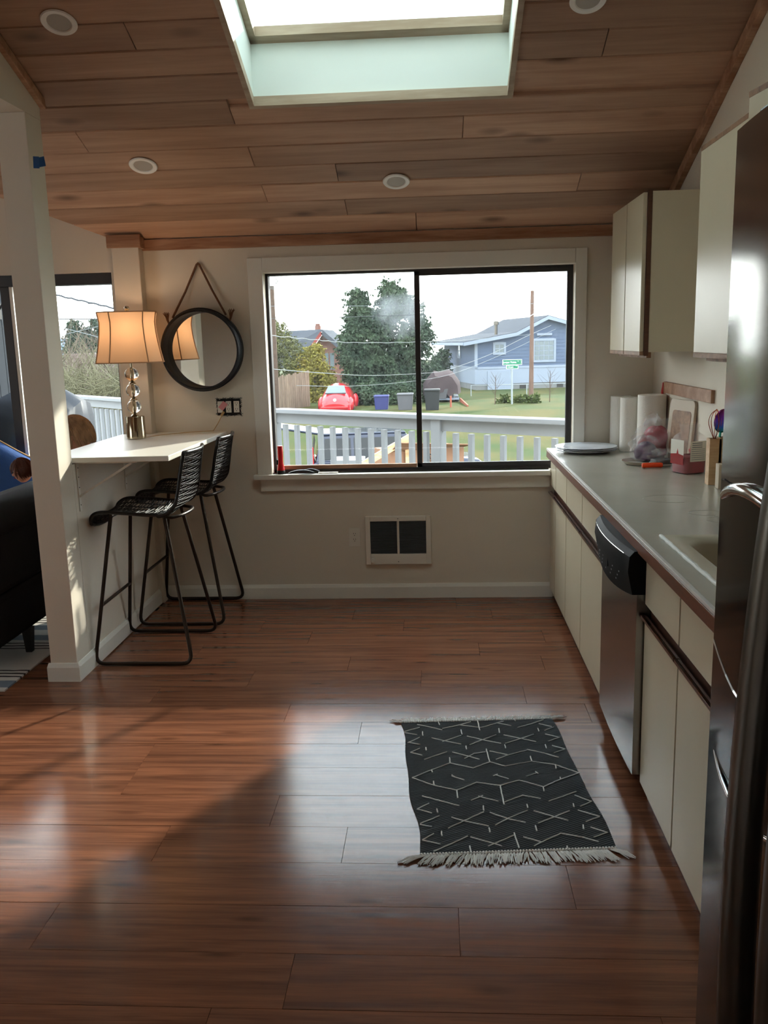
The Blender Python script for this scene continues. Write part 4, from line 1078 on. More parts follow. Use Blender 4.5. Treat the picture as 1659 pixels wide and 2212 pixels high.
# ------------------------------------------------------------------ recessed ceiling lights
pm('can_grey', (176, 172, 164), .5)
nrm = Vector((0, SL, 1)).normalized()
for (x, y), lab in (((-1.447, 3.679), 'recessed ceiling light nearest the header wall, top left'), ((-1.442, 4.594), 'recessed ceiling light above the breakfast bar'), ((-.191, 4.804), 'recessed ceiling light above the kitchen window'), ((.592, 3.695), 'recessed ceiling light right of the skylight, cut by the frame top')):
    t = thing('ceiling_light', lab, 'ceiling light', (x, y, zc(y)-.004), group='recessed ceiling lights')
    c0 = Vector((x, y, zc(y)-.0025)); q = nrm.rotation_difference(Vector((0, 0, 1))); Rm = Vector((0, 0, 1)).rotation_difference(nrm).to_matrix()
    P = MB(); P.lathe([(.048, .0), (.068, .0), (.070, -.002), (.066, -.007), (.050, -.006), (.046, -.002), (.046, .001)], c0, 40, Rm); P.build('trim_ring', 'ring_white', t, smooth=35)
    P = MB(); P.lathe([(.046, -.0022), (.040, -.0012), (.030, -.0006), (0, -.0004)], c0, 32, Rm); P.build('lens', 'can_grey', t, smooth=60)

# ------------------------------------------------------------------ rug with woven white lines and fringes
RC = [(-.165, 3.445), (.459, 3.483), (-.069, 2.487), (.537, 2.534)]       # far left, far right, near left, near right
def rz_(x, y): return .006 + .0022*sin(9*y+2*x)+.0035*math.exp(-((y-2.93-.05*(x-.2))/.045)**2)*max(0, min(1, (x-.02)/.2))
def rugp(u, v):
    fx, fy = RC[0][0]+(RC[1][0]-RC[0][0])*u, RC[0][1]+(RC[1][1]-RC[0][1])*u
    nx, ny = RC[2][0]+(RC[3][0]-RC[2][0])*u, RC[2][1]+(RC[3][1]-RC[2][1])*u
    x, y = fx+(nx-fx)*v, fy+(ny-fy)*v
    x += (.006*sin(v*9)+.004*sin(v*17))*(1 if u < .5 else .6)*abs(2*u-1)
    return Vector((x, y, rz_(x, y)))
rg = thing('area_rug', 'charcoal woven rug with broken white line pattern and pale fringes', 'rug', (.19, 2.98, 0))
P = MB(); P.sheet([[rugp(u/30, v/60) for u in range(31)] for v in range(61)], -.005)
def rug_mat():
    m = bpy.data.materials.new('rug_weave'); m.use_nodes = True; nt = m.node_tree; b = nt.nodes['Principled BSDF']; L = nt.links.new
    tc = nt.nodes.new('ShaderNodeTexCoord'); mp = nt.nodes.new('ShaderNodeMapping'); mp.inputs['Rotation'].default_value = (0, 0, radians(62))
    wv = nt.nodes.new('ShaderNodeTexWave'); wv.inputs['Scale'].default_value = 34; wv.inputs['Distortion'].default_value = .5; wv.inputs['Detail'].default_value = 2
    L(tc.outputs['Object'], mp.inputs[0]); L(mp.outputs[0], wv.inputs[0])
    mx = nt.nodes.new('ShaderNodeMix'); mx.data_type = 'RGBA'; mx.inputs['A'].default_value = (*lin((34, 36, 38)), 1); mx.inputs['B'].default_value = (*lin((84, 86, 88)), 1)
    L(wv.outputs['Fac'], mx.inputs['Factor']); L(mx.outputs['Result'], b.inputs['Base Color'])
    bp = nt.nodes.new('ShaderNodeBump'); bp.inputs['Strength'].default_value = .7; bp.inputs['Distance'].default_value = .002
    L(wv.outputs['Fac'], bp.inputs['Height']); L(bp.outputs[0], b.inputs['Normal']); b.inputs['Roughness'].default_value = .95
    b.inputs['Specular IOR Level'].default_value = .15
    MATS['rug_weave'] = m
rug_mat()
P.build('weave', 'rug_weave', rg, smooth=60)
LINES = [[(-150,3363),(-88,3402)],[(-150,3353),(-97,3334)],[(-99,3429),(-63,3415),(4,3378)],[(4,3391),(75,3424),(122,3452)],[(75,3424),(162,3399)],[(-17,3488),(-5,3424)],[(150,3483),(156,3375)],[(162,3399),(228,3441),(258,3458)],[(228,3441),(286,3416)],[(309,3399),(368,3433),(422,3470)],[(400,3433),(449,3405)],[(414,3371),(457,3403)],[(304,3483),(306,3458)],[(-75,3363),(-74,3326)],[(80,3379),(83,3339)],[(234,3391),(234,3351)],[(391,3391),(392,3364)],[(-133,3259),(-86,3310)],[(-130,3264),(-82,3244)],[(-38,3306),(10,3280),(77,3249)],[(3,3272),(79,3327)],[(103,3322),(164,3288),(233,3258)],[(111,3245),(164,3291),(220,3335)],[(248,3332),(314,3301),(372,3273)],[(249,3258),(314,3301),(369,3339)],[(413,3339),(464,3312)],[(419,3277),(469,3312)],[(-60,3219),(-58,3192)],[(95,3234),(97,3205)],[(247,3246),(248,3216)],[(404,3248),(405,3216)],[(-119,3174),(-84,3211)],[(-119,3174),(-73,3150)],[(-66,3113),(22,3182)],[(42,3179),(97,3147),(142,3119)],[(87,3125),(124,3168),(168,3183)],[(173,3209),(179,3098)],[(185,3190),(252,3158)],[(203,3119),(255,3158),(328,3201)],[(328,3206),(387,3177),(441,3139)],[(427,3177),(474,3211)],[(428,3240),(474,3211)],[(-107,2969),(-37,3029),(31,3086),(116,3047),(179,3098),(235,3064),(337,3106),(420,3079),(497,3013)],[(30,3132),(31,3086)],[(335,3148),(337,3106)],[(-107,2969),(-27,2913),(52,2880),(124,2933),(205,2909),(275,2947),(355,2902),(422,2955),(497,3013)],[(35,2983),(81,2952)],[(36,2992),(48,2974)],[(192,2994),(239,2959)],[(185,2984),(202,2998)],[(346,3012),(302,2979)],[(341,3021),(350,3003)],[(-37,3029),(-33,3009)],[(-30,2944),(-27,2913)],[(420,3079),(419,3045)],[(423,2974),(422,2955)],[(52,2880),(54,2827)],[(205,2909),(210,2785)],[(355,2902),(355,2874)],[(-69,2840),(-9,2811),(58,2777)],[(98,2812),(141,2844)],[(125,2839),(192,2807)],[(212,2802),(278,2847),(337,2826)],[(362,2809),(465,2873)],[(455,2849),(504,2809)],[(-85,2756),(-45,2793)],[(-85,2756),(-35,2731)],[(464,2776),(507,2809)],[(-18,2757),(-16,2734)],[(138,2778),(139,2748)],[(286,2788),(287,2763)],[(442,2793),(442,2771)],[(-73,2666),(-9,2715)],[(-73,2660),(-35,2648)],[(31,2705),(70,2684),(150,2653)],[(18,2639),(70,2684),(138,2739)],[(158,2737),(218,2696),(270,2676)],[(170,2659),(218,2702),(285,2749)],[(305,2747),(369,2711),(411,2688)],[(311,2671),(369,2711),(423,2748)],[(452,2752),(516,2713)],[(466,2681),(516,2713)],[(-4,2622),(-2,2591)],[(151,2643),(152,2617)],[(301,2657),(302,2626)],[(454,2663),(453,2637)],[(-65,2568),(-29,2607)],[(-65,2568),(-7,2545)],[(-29,2503),(17,2540),(79,2593)],[(89,2589),(163,2550),(184,2538)],[(141,2536),(227,2601)],[(228,2615),(236,2529)],[(256,2591),(310,2563)],[(283,2540),(310,2563),(376,2613)],[(376,2613),(443,2591),(488,2567)],[(476,2592),(524,2619)],[(477,2649),(524,2619)],[(84,2537),(87,2503)],[(385,2541),(386,2529)]]
P = MB()
for Ln in LINES:
    pts = []
    for (x0, y0), (x1, y1) in zip(Ln[:-1], Ln[1:]):
        k = max(2, int(sqrt((x1-x0)**2+(y1-y0)**2)/14))
        for j in range(k+1):
            x, y = (x0+(x1-x0)*j/k)/1000, (y0+(y1-y0)*j/k)/1000
            pts.append(Vector((x+rnd.uniform(-.0008, .0008), y+rnd.uniform(-.0008, .0008), rz_(x, y)+.0014)))
    P.tube(pts, .0024, 4)
tag(P.build('white_yarn_line', 'yarn_white', rg), 'broken white zigzag yarn lines', kind='stuff')
def fringe(v, lo, hi, ln, seed):
    q = random.Random(seed); P = MB(); n = 64
    for k in range(n):
        u = (k+.5)/n; b0 = rugp(u, v); sgn = 1 if v < .5 else -1
        spread = (u-.5)*.08*(1 if sgn < 0 else .6)
        if u < .05: spread = -.055*(1 if sgn > 0 else 1.1)
        if u > .95: spread = .055
        P.ball((b0.x, b0.y+sgn*.004, .007), (.0052, .006, .0055), 6, 4)
        tip = Vector((b0.x+spread+q.uniform(-.012, .012)+lo, b0.y+sgn*ln*q.uniform(.75, 1.05), .003))
        if abs(spread) > .05: tip.y = b0.y + sgn*ln*.75
        for s_ in range(5):
            e = tip + Vector((q.uniform(-.008, .008), q.uniform(-.009, .009), q.uniform(0, .004)))
            md = b0.lerp(e, .5) + Vector((q.uniform(-.006, .006), 0, q.uniform(.001, .006)))
            P.tube([b0+Vector((0, sgn*.004, 0)), md, e], [.0026, .0022, .0014], 4, cap=False)
    return tag(P.build('fringe', 'yarn_white', rg), 'pale twisted yarn fringe', kind='stuff')
fringe(0, .012, 0, .040, 4); fringe(1, 0, 0, .062, 8)

# ------------------------------------------------------------------ things on the window sill
SZ = WB+.0006
t = thing('flashlight', 'red flashlight standing upright in the corner of the window sill', 'flashlight', (-.955, BY-.005, SZ))
P = MB(); P.lathe([(0, 0), (.024, 0), (.0255, .003), (.0255, .016), (.023, .022)], (-.948, BY+.0, SZ), 24); P.build('lens_ring', 'black_plastic', t, smooth=40)
P = MB(); P.lathe([(.0235, .022), (.0225, .035), (.016, .065), (.0150, .085), (.0165, .10), (.0165, .165), (.0145, .170), (0, .171)], (-.948, BY+.0, SZ), 24); P.build('barrel', 'red_torch', t, smooth=40)
B((-.972, BY-.008, SZ+.055), (-.9585, BY+.004, SZ+.085)).build('switch', 'black_plastic', t, bevel=.002)
def remote(c, ln, rz, tilt, lab):
    P = MB(); n = 10; rows = []
    R = Matrix.Rotation(rz, 3, 'Z')
    for k in range(n+1):
        u = k/n; x = ln*(u-.5); h = .006+.016*sin(pi*u)**.8; w = .018-.004*abs(2*u-1)
        rows.append([Vector(c)+R @ Vector(p) for p in [(x, -w, h-.006*sin(pi*u)), (x, -w*.8, h+.004), (x, w*.8, h+.004), (x, w, h-.006*sin(pi*u))]])
    P.sheet(rows, wrap=True); P.add(rows[0], [(0, 1, 2, 3)]); P.add(rows[-1], [(3, 2, 1, 0)])
    return tag(P.build('kitchen_tongs_handle' if False else 'phone_handset', 'black_plastic', smooth=40, bevel=.001), lab, 'phone handset', 'black handsets on the window sill')
remote((-.82, BY-.026, SZ), .155, .12, 0, 'black curved handset lying in front on the window sill')
remote((-.772, BY+.022, SZ), .115, -.1, 0, 'black curved handset lying behind the other near the wooden bar')
P = MB(); P.obox((-.66, BY-.01, SZ+.004), (.12, .022, .006), Matrix.Rotation(.02, 3, 'Z'))
tag(P.build('white_clip', 'white_plastic', bevel=.002), 'flat white plastic strip lying on the window sill', 'strip')
# ------------------------------------------------------------------ living room
def stripes():
    m = bpy.data.materials.new('striped_weave'); m.use_nodes = True; nt = m.node_tree; b = nt.nodes['Principled BSDF']; L = nt.links.new
    tc = nt.nodes.new('ShaderNodeTexCoord'); sp = nt.nodes.new('ShaderNodeSeparateXYZ'); ns = nt.nodes.new('ShaderNodeTexNoise'); ns.inputs['Scale'].default_value = 9
    ad = nt.nodes.new('ShaderNodeMath'); ad.operation = 'MULTIPLY_ADD'; ad.inputs[1].default_value = .02
    fr = nt.nodes.new('ShaderNodeMath'); fr.operation = 'PINGPONG'; fr.inputs[1].default_value = .42
    rp = nt.nodes.new('ShaderNodeValToRGB'); rp.color_ramp.interpolation = 'CONSTANT'
    mr = nt.nodes.new('ShaderNodeMapRange'); mr.inputs['From Max'].default_value = .42
    L(tc.outputs['Object'], sp.inputs[0]); L(tc.outputs['Object'], ns.inputs['Vector']); L(ns.outputs['Fac'], ad.inputs[0]); L(sp.outputs['Y'], ad.inputs[2]); L(ad.outputs[0], fr.inputs[0]); L(fr.outputs[0], mr.inputs[0]); L(mr.outputs[0], rp.inputs[0]); L(rp.outputs[0], b.inputs['Base Color'])
    cr = rp.color_ramp; W_, G, K = (*lin((204, 198, 190)), 1), (*lin((112, 120, 130)), 1), (*lin((52, 40, 40)), 1)
    cr.elements[0].color = W_; cr.elements[1].color = W_; cr.elements[1].position = .97
    for p, c in ((.10, G), (.30, W_), (.40, K), (.44, W_), (.50, K), (.54, W_), (.60, K), (.64, W_)): cr.elements.new(p).color = c
    b.inputs['Roughness'].default_value = .95; MATS['striped_weave'] = m
stripes()
P = MB(); P.sheet([[(-3.8+1.77*u/12, 3.80+1.42*v/8, .009+.0015*sin(u*2)+.001*sin(3*v)) for u in range(13)] for v in range(9)], .008)
tag(P.build('living_room_rug', 'striped_weave', smooth=60, origin=(-2.9, 3.80, 0)), 'grey and white striped rug under the sofa', 'rug')

sf = thing('sofa', 'dark charcoal fabric sofa seen from behind past the column', 'sofa', (-2.62, 4.5, 0))
def soft(lo, hi, name, mat, parent, bev=.05, seg=4): return MB().box(lo, hi).build(name, mat, parent, bevel=bev, smooth=60, seg=seg)
soft((-3.05, 3.92, .15), (-2.10, 4.82, .40), 'frame', 'sofa', sf, .03)
soft((-3.05, 4.825, .15), (-2.23, 5.20, .40), 'chaise_frame', 'sofa', sf, .03)
soft((-2.25, 3.93, .40), (-2.105, 4.81, .715), 'back', 'sofa', sf, .03)
soft((-2.275, 3.935, .66), (-2.09, 4.805, .86), 'back_roll', 'sofa', sf, .07)
soft((-3.04, 4.06, .40), (-2.26, 4.80, .47), 'seat_cushion', 'sofa', sf, .03)
soft((-3.04, 4.83, .40), (-2.24, 5.19, .445), 'seat_cushion', 'sofa', sf, .02)
soft((-3.06, 3.92, .40), (-2.28, 4.055, .62), 'arm', 'sofa', sf, .05)
for x, y in ((-2.135, 4.30), (-2.26, 5.10), (-2.97, 4.02), (-2.97, 5.08)):
    P = MB(); P.lathe([(.022, 0), (.034, .132), (0, .132)], (x, y, .0185), 4, Matrix.Rotation(pi/4, 3, 'Z')); P.build('leg', 'black_matte', sf)
def pillow(c, w, h, d, R, lab):
    t = thing('throw_pillow', lab, 'pillow', c, group='blue throw pillows')
    P = MB(); n = 14; top = []; bot = []
    for i in range(n+1):
        a, b_ = [], []
        for j in range(n+1):
            x, y = 2*i/n-1, 2*j/n-1; s = (1-x**4)*(1-y**4); k = 1-.06*(1-abs(x*y))*(x*x+y*y)/2
            a.append(Vector((x*w/2*k, d/2*s**.6, y*h/2*k))); b_.append(Vector((x*w/2*k, -d/2*s**.6, y*h/2*k)))
        top.append(a); bot.append(b_)
    P.sheet(top); P.sheet([r[::-1] for r in bot]); P.v = [Vector(c)+R @ p for p in P.v]; P.build('cushion', 'pillow_blue', t, smooth=70)
    P = MB(); ring = [(-1+2*k/12, -1) for k in range(12)] + [(1, -1+2*k/12) for k in range(12)] + [(1-2*k/12, 1) for k in range(12)] + [(-1, 1-2*k/12) for k in range(12)]
    P.tube([Vector(c)+R @ Vector((x*w/2*(1-.06*(1-abs(x*y))*(x*x+y*y)/2), 0, y*h/2*(1-.06*(1-abs(x*y))*(x*x+y*y)/2))) for x, y in ring], .007, 6, closed=True); P.build('piping', 'cord_tan', t)
pillow((-2.62, 5.155, .80), .40, .40, .13, Matrix.Rotation(radians(25), 3, 'Z') @ Matrix.Rotation(radians(-14), 3, 'X') @ Matrix.Rotation(radians(34), 3, 'Y'), 'blue throw pillow with tan piping tilted on one corner')
pillow((-2.74, 5.04, .655), .40, .40, .14, Matrix.Rotation(radians(30), 3, 'Z') @ Matrix.Rotation(radians(-12), 3, 'X'), 'blue throw pillow in front, cut off by the picture edge')

# ------------------------------------------------------------------ children
def skin_mesh(verts, edges, radii):
    me = bpy.data.meshes.new('tmp'); me.from_pydata([tuple(v) for v in verts], edges, []); me.update()
    o = bpy.data.objects.new('tmp', me); COL.objects.link(o)
    o.modifiers.new('skin', 'SKIN')
    sv = me.skin_vertices[0].data
    for i, r in enumerate(radii): sv[i].radius = (r, r) if not isinstance(r, tuple) else r; sv[i].use_root = (i == 0)
    s = o.modifiers.new('sub', 'SUBSURF'); s.levels = 2; s.render_levels = 2
    bpy.context.view_layer.update()
    ev = bpy.data.meshes.new_from_object(o.evaluated_get(bpy.context.evaluated_depsgraph_get()))
    P = MB(); P.v = [v.co.copy() for v in ev.vertices]; P.f = [tuple(p.vertices) for p in ev.polygons]
    bpy.data.objects.remove(o); bpy.data.meshes.remove(ev)
    return P
def child(name, label, base, rz, seated, H, hair, shirt):
    """figure facing local -x; base on the floor or on the seat"""
    k = H/1.16; R = Matrix.Rotation(rz, 3, 'Z'); b = Vector(base)
    t = thing('person', label, 'person', base)
    W = lambda x, y, z: b + R @ Vector((x*k, y*k, z*k))
    hip = .50 if not seated else .10
    V = [W(0, 0, hip), W(0, 0, hip+.12), W(-.01, 0, hip+.28), W(-.01, 0, hip+.36), W(-.015, 0, hip+.44)]
    E_ = [(0, 1), (1, 2), (2, 3), (3, 4)]; rad = [.085, .08, .085, .05, .036]
    for s in (-1, 1):
        i = len(V)
        if seated: V += [W(-.06, s*.06, hip), W(-.27, s*.075, hip+.02), W(-.30, s*.075, hip-.24), W(-.38, s*.075, hip-.26)]; 
        else: V += [W(0, s*.055, hip-.04), W(-.015, s*.06, hip-.25), W(.01, s*.06, hip-.465), W(-.07, s*.065, hip-.475)]
        E_ += [(0, i), (i, i+1), (i+1, i+2), (i+2, i+3)]; rad += [.06, .045, .032, .024]
        i = len(V)
        V += [W(-.01, s*.12, hip+.335), W(-.03, s*.145, hip+.16), W(-.15, s*.11, hip+.08), W(-.20, s*.095, hip+.07)]
        E_ += [(3, i), (i, i+1), (i+1, i+2), (i+2, i+3)]; rad += [.042, .032, .024, .02]
    body = skin_mesh(V, E_, [r*k for r in rad])
    hc = W(-.03, 0, hip+.565); hr = (.088*k, .070*k, .100*k); TR = R @ Matrix.Rotation(radians(-12), 3, 'Y')
    Hd = MB(); Hd.ball((0, 0, 0), 1, 24, 16)
    pts = []
    for p in Hd.v:
        x, y, z_ = p.x*hr[0], p.y*hr[1], p.z*hr[2]
        if z_ < 0: x -= .012*k*(-p.z); y *= 1-.18*(-p.z)
        if x < -.05*k: x += .008*k
        pts.append(hc + TR @ Vector((x, y, z_)))
    body.add(pts, Hd.f)
    Nn = MB().ball((0, 0, 0), (.014*k, .010*k, .014*k), 8, 6); body.add([hc + TR @ (Vector((-.086*k, 0, -.015*k))+p) for p in Nn.v], Nn.f)
    for s in (-1, 1):
        Er = MB().ball((0, 0, 0), (.018*k, .008*k, .026*k), 10, 8); body.add([hc + TR @ (Vector((.008*k, s*.072*k, -.012*k))+p) for p in Er.v], Er.f)
        q = random.Random(2)
        for f_ in range(5):        # fingers of the hand on the lap or side
            a = W(-.20, s*.095, hip+.07); o1 = R @ Vector((-.03*k, (f_-2)*.009*k, -.004*k)); o2 = R @ Vector((-.055*k*(1-.1*abs(f_-2)), (f_-2)*.010*k, -.018*k))
            body.tube([a, a+o1, a+o2], [.007*k, .006*k, .0045*k], 6)
    body.build('body', 'skin', t, smooth=180)
    # face: eyes and mouth
    for s in (-1, 1): MB().ball(hc + TR @ Vector((-.0745*k, s*.028*k, .008*k)), (.006*k, .008*k, .006*k), 8, 6).build('eye', 'black_gloss', t)
    MB().ball(hc + TR @ Vector((-.083*k, 0, -.045*k)), (.006*k, .018*k, .005*k), 8, 6).build('mouth', 'red_cloth', t)
    # shirt and trousers follow the same skeleton
    sv = [0, 1, 2, 3]; arms = [V[9], V[10]], [V[17], V[18]]
    SV = [V[0]+Vector((0, 0, -.01)), V[1], V[2], V[3]+Vector((0, 0, -.02))] + [arms[0][0], arms[0][1], arms[1][0], arms[1][1]]
    skin_mesh(SV, [(0, 1), (1, 2), (2, 3), (3, 4), (4, 5), (3, 6), (6, 7)], [.098*k, .095*k, .098*k, .058*k, .052*k, .046*k, .052*k, .046*k]).build('shirt', shirt, t, smooth=180)
    skin_mesh([V[0], V[5], V[6], V[7], V[13], V[14], V[15]], [(0, 1), (1, 2), (2, 3), (0, 4), (4, 5), (5, 6)], [.09*k, .068*k, .055*k, .045*k, .068*k, .055*k, .045*k]).build('trousers', 'jeans', t, smooth=180)
    # hair: a cap plus short locks
    Hc = MB().ball((0, 0, 0), 1, 26, 18); q = random.Random(hash(name) % 97 + 3)
    Hm = MB(); pts = []
    for p in Hc.v:
        s = 1.09+.03*sin(9*p.x+4*p.z)*sin(7*p.y+2*p.z)
        face = p.x < -.35 and p.z < .45
        low = p.z < -.38
        if face or low or (abs(p.y) > .8 and p.z < .05 and p.x < .35): s = .90
        pts.append(hc + TR @ Vector((p.x*hr[0]*s, p.y*hr[1]*s, p.z*hr[2]*s)))
    Hm.add(pts, Hc.f)
    for _ in range(1500):
        th, ph = q.uniform(-2.6, 2.6), q.uniform(-.2, 1.5)
        d_ = Vector((cos(ph)*cos(th), cos(ph)*sin(th), sin(ph)))
        if d_.x < -.3 and d_.z < .5: continue
        pts_ = []; lift = q.uniform(1.09, 1.20); sw = q.uniform(-.25, .25)
        for k_ in range(5):
            u_ = k_/4*.55
            e_ = Vector((d_.x+u_*(.25 if d_.x > -.2 else -.4), d_.y+u_*sw, d_.z-u_)).normalized()
            pts_.append(hc + TR @ (Vector((e_.x*hr[0], e_.y*hr[1], e_.z*hr[2]))*(lift+.05*u_*q.random())))
        Hm.tube(pts_, [.0026*k, .0028*k, .0026*k, .0020*k, .0008*k], 3, cap=False)
    Hm.build('hair', hair, t, smooth=60)
    return t
child('boy', 'sandy haired child standing behind the breakfast bar, half hidden by the column', (-2.03, 4.97, 0), radians(20), False, 1.17, 'hair_sandy', 'shirt_grey')
child('girl', 'auburn haired child sitting low on the sofa, only the head showing', (-2.36, 4.93, .4455), radians(8), True, .76, 'hair_auburn', 'shirt_green')
# ------------------------------------------------------------------ outdoors: deck
pm('deck_grey', (120, 116, 108), .7, var=.15, vs=4)
pm('rail_white', (124, 128, 134), .5)
pm('siding_dark', (48, 52, 58), .8, spec=.1)
pm('tarp', (48, 52, 60), .5, spec=.15, var=.15, vs=4)
RL = [Vector((2.75, 5.52, 0)), Vector((-1.575, 8.55, 0)), Vector((-4.95, 11.9, 0))]
P = MB(); P.prism([(2.9, BY+.145, -.22), (2.9, 5.50, -.22), (-1.55, 8.66, -.22), (-4.95, 12.05, -.22), (-6.0, 12.05, -.22), (-6.0, BY+.145, -.22)][::-1], (0, 0, .2))
tag(P.build('deck', 'deck_grey', origin=(-1, 7, -.02)), 'weathered wooden deck outside the windows', 'deck', kind='structure')
rail = thing('deck_railing', 'white painted deck railing with square balusters outside the window', 'railing', (-.5, 7.8, -.02))
RT_, RB = .95, -.02
bal = None
for a, b in zip(RL[:-1], RL[1:]):
    d = (b-a); ln = d.length; x = d.normalized(); nrm2 = Vector((-x.y, x.x, 0))
    P = MB(); P.bar(a+Vector((0, 0, RT_-.02))-x*.05, b+Vector((0, 0, RT_-.02))+x*.05, .15, .04); P.build('top_cap', 'rail_white', rail, bevel=.006)
    P = MB(); P.bar(a+Vector((0, 0, RT_-.088)), b+Vector((0, 0, RT_-.088)), .04, .094); P.build('top_rail', 'rail_white', rail)
    P = MB(); P.bar(a+Vector((0, 0, .10)), b+Vector((0, 0, .10)), .04, .085); P.build('bottom_rail', 'rail_white', rail)
    n = int(ln/.148)
    for k in range(1, n):
        p = a + x*(ln*k/n)
        if bal is None:
            P = MB(); P.obox((0, 0, .47), (.04, .04, .66), Matrix((x, nrm2, Vector((0, 0, 1)))).transposed())
            bal = P.build('baluster', 'rail_white', rail, local=True); bo = bal
        else:
            bo = bal.copy(); COL.objects.link(bo); bo.parent = rail
        bo.location = Vector((p.x, p.y, 0)) - rail.location - nrm2*0
for p in (RL[1], RL[0].lerp(RL[1], .633), RL[0].lerp(RL[1], .13), RL[1].lerp(RL[2], .62)):
    d = (RL[1]-RL[0]).normalized()
    P = MB(); P.obox((p.x, p.y, .45), (.095, .095, .94), Matrix((d, Vector((-d.y, d.x, 0)), Vector((0, 0, 1)))).transposed()); P.build('post', 'rail_white', rail, bevel=.004)

# covered grill, siding wall with lantern, folding chair
g = thing('covered_grill', 'barbecue grill under a grey plastic cover on the deck', 'grill cover', (-2.87, 6.3, -.02))
q = random.Random(12); rows = []
prof = [(1.0, -.018), (1.0, .25), (.99, .6), (.985, .9), (.97, 1.08), (.92, 1.17), (.6, 1.24), (.3, 1.29), (.04, 1.31)]
for r, zz in prof:
    row = []
    for k in range(48):
        a = 2*pi*k/48; sq = 1/max(abs(cos(a)), abs(sin(a)))*.82+.12
        fold = 1+.035*sin(11*a+zz*3)*max(0, 1-zz)+.02*sin(5*a+2*zz)
        row.append((-2.87+.36*r*min(sq, 1.25)*cos(a)*fold, 6.3+.27*r*min(sq, 1.25)*sin(a)*fold, zz+.03*sin(3*a+1)*(zz > .8)*(r < .95)))
    rows.append(row)
P = MB(); P.sheet(rows, wrap=True); P.add(rows[-1], [tuple(range(48))]); cv = P.build('cover', 'tarp', g, smooth=50)
P = MB()
for k in range(14):
    a = q.uniform(0, 6.28); zz = q.uniform(.2, 1.1)
P = MB(); P.box((-3.12, 6.12, 0), (-2.62, 6.48, .95)); P.build('grill_body', 'black_matte', g)
sd = thing('wall_neighbour', 'dark grey grooved siding of the house wing beyond the patio door', 'siding', (-3.36, 6.2, 0), kind='structure')
B((-3.47, BY+.145, -.2), (-3.36, 6.98, 2.04)).build('panel', 'siding_dark', sd)
for k in range(11):
    y = 5.55+.13*k
    B((-3.3598, y, -.15), (-3.352, y+.122, 2.0)).build('siding_board', 'siding_dark', sd)
t = thing('wall_lantern', 'black wall lantern with clear glass on the grey siding', 'lantern', (-3.3, 6.82, 1.72))
P = MB(); P.obox((-3.348, 6.80, 1.86), (.012, .09, .12)); P.tube(curve([(-3.342, 6.80, 1.87), (-3.28, 6.80, 1.93), (-3.25, 6.80, 1.88)], 5), .009, 6); P.lathe([(.045, 0), (.05, .006), (.012, .03), (0, .03)], (-3.25, 6.80, 1.85), 16); P.build('bracket', 'black_matte', t)
P = MB(); P.lathe([(.034, 0), (.036, .13), (.036, .131), (.0, .131)], (-3.25, 6.80, 1.72), 16); P.build('glass', 'clear_film', t, smooth=40)
t = thing('folding_chair', 'folding camp chair with blue frame on the deck', 'chair', (-3.0, 5.95, -.02))
pm('chair_blue', (38, 110, 176), .5); pm('chair_grey', (150, 160, 170), .8)
P = MB()
for s in (-.22, .22): P.tube([(-3.0+s, 5.80, -.01), (-3.0+s, 6.14, .62)], .011, 8); P.tube([(-3.0+s, 6.16, -.01), (-3.0+s, 5.78, .45), (-3.0+s, 5.70, .48)], .011, 8)
P.tube([(-3.22, 6.14, .62), (-2.78, 6.14, .62)], .011, 8); P.build('frame', 'chair_blue', t, smooth=60)
B((-3.2, 5.74, .40), (-2.8, 6.04, .412)).build('seat', 'chair_grey', t); P = MB(); P.bar((-3.0, 6.05, .43), (-3.0, 6.135, .60), .40, .008, (1, 0, 0)); P.build('backrest', 'chair_grey', t)
t = thing('hanging_hook', 'white paper tag on a wire hook outside the corner of the window', 'hook', (-.965, BY+.19, 1.90))
P = MB(); P.prism([(-.985, BY+.128, 1.965), (-.905, BY+.128, 1.965), (-.935, BY+.128, 1.865), (-.985, BY+.128, 1.885)], (0, .001, 0)); P.build('paper_tag', 'tag_film', t)
P = MB(); P.tube(curve([(-.955, BY+.131, 1.965), (-.950, BY+.131, 1.945), (-.938, BY+.131, 1.935), (-.943, BY+.131, 1.918), (-.957, BY+.131, 1.92)], 5), .0018, 5); P.build('wire', 'steel_dark', t)

# ------------------------------------------------------------------ ground
def zg(Y): return -2.5 if Y < 30 else (-2.0 if Y > 41 else -2.5+.5*(Y-30)/11)
def ground_mat(name, c1, c2, sc, bump=.3):
    pm(name, c1, .95, var=.0, bump=bump, bs=3, spec=.1) if False else None
    m = bpy.data.materials.new(name); m.use_nodes = True; nt = m.node_tree; b = nt.nodes['Principled BSDF']; L = nt.links.new
    tc = nt.nodes.new('ShaderNodeTexCoord'); n1 = nt.nodes.new('ShaderNodeTexNoise'); n1.inputs['Scale'].default_value = sc; n1.inputs['Detail'].default_value = 8
    mr = nt.nodes.new('ShaderNodeMapRange'); mr.inputs['From Min'].default_value = .35; mr.inputs['From Max'].default_value = .65
    mx = nt.nodes.new('ShaderNodeMix'); mx.data_type = 'RGBA'; mx.inputs['A'].default_value = (*lin(c1), 1); mx.inputs['B'].default_value = (*lin(c2), 1)
    L(tc.outputs['Object'], n1.inputs['Vector']); L(n1.outputs['Fac'], mr.inputs['Value']); L(mr.outputs[0], mx.inputs['Factor']); L(mx.outputs['Result'], b.inputs['Base Color'])
    b.inputs['Roughness'].default_value = .95; b.inputs['Specular IOR Level'].default_value = .1
    MATS[name] = m
ground_mat('grass', (46, 64, 32), (76, 72, 40), .35)
ground_mat('lawn', (32, 64, 34), (42, 76, 38), .8)
ground_mat('asphalt', (84, 84, 88), (98, 98, 98), 2.0)
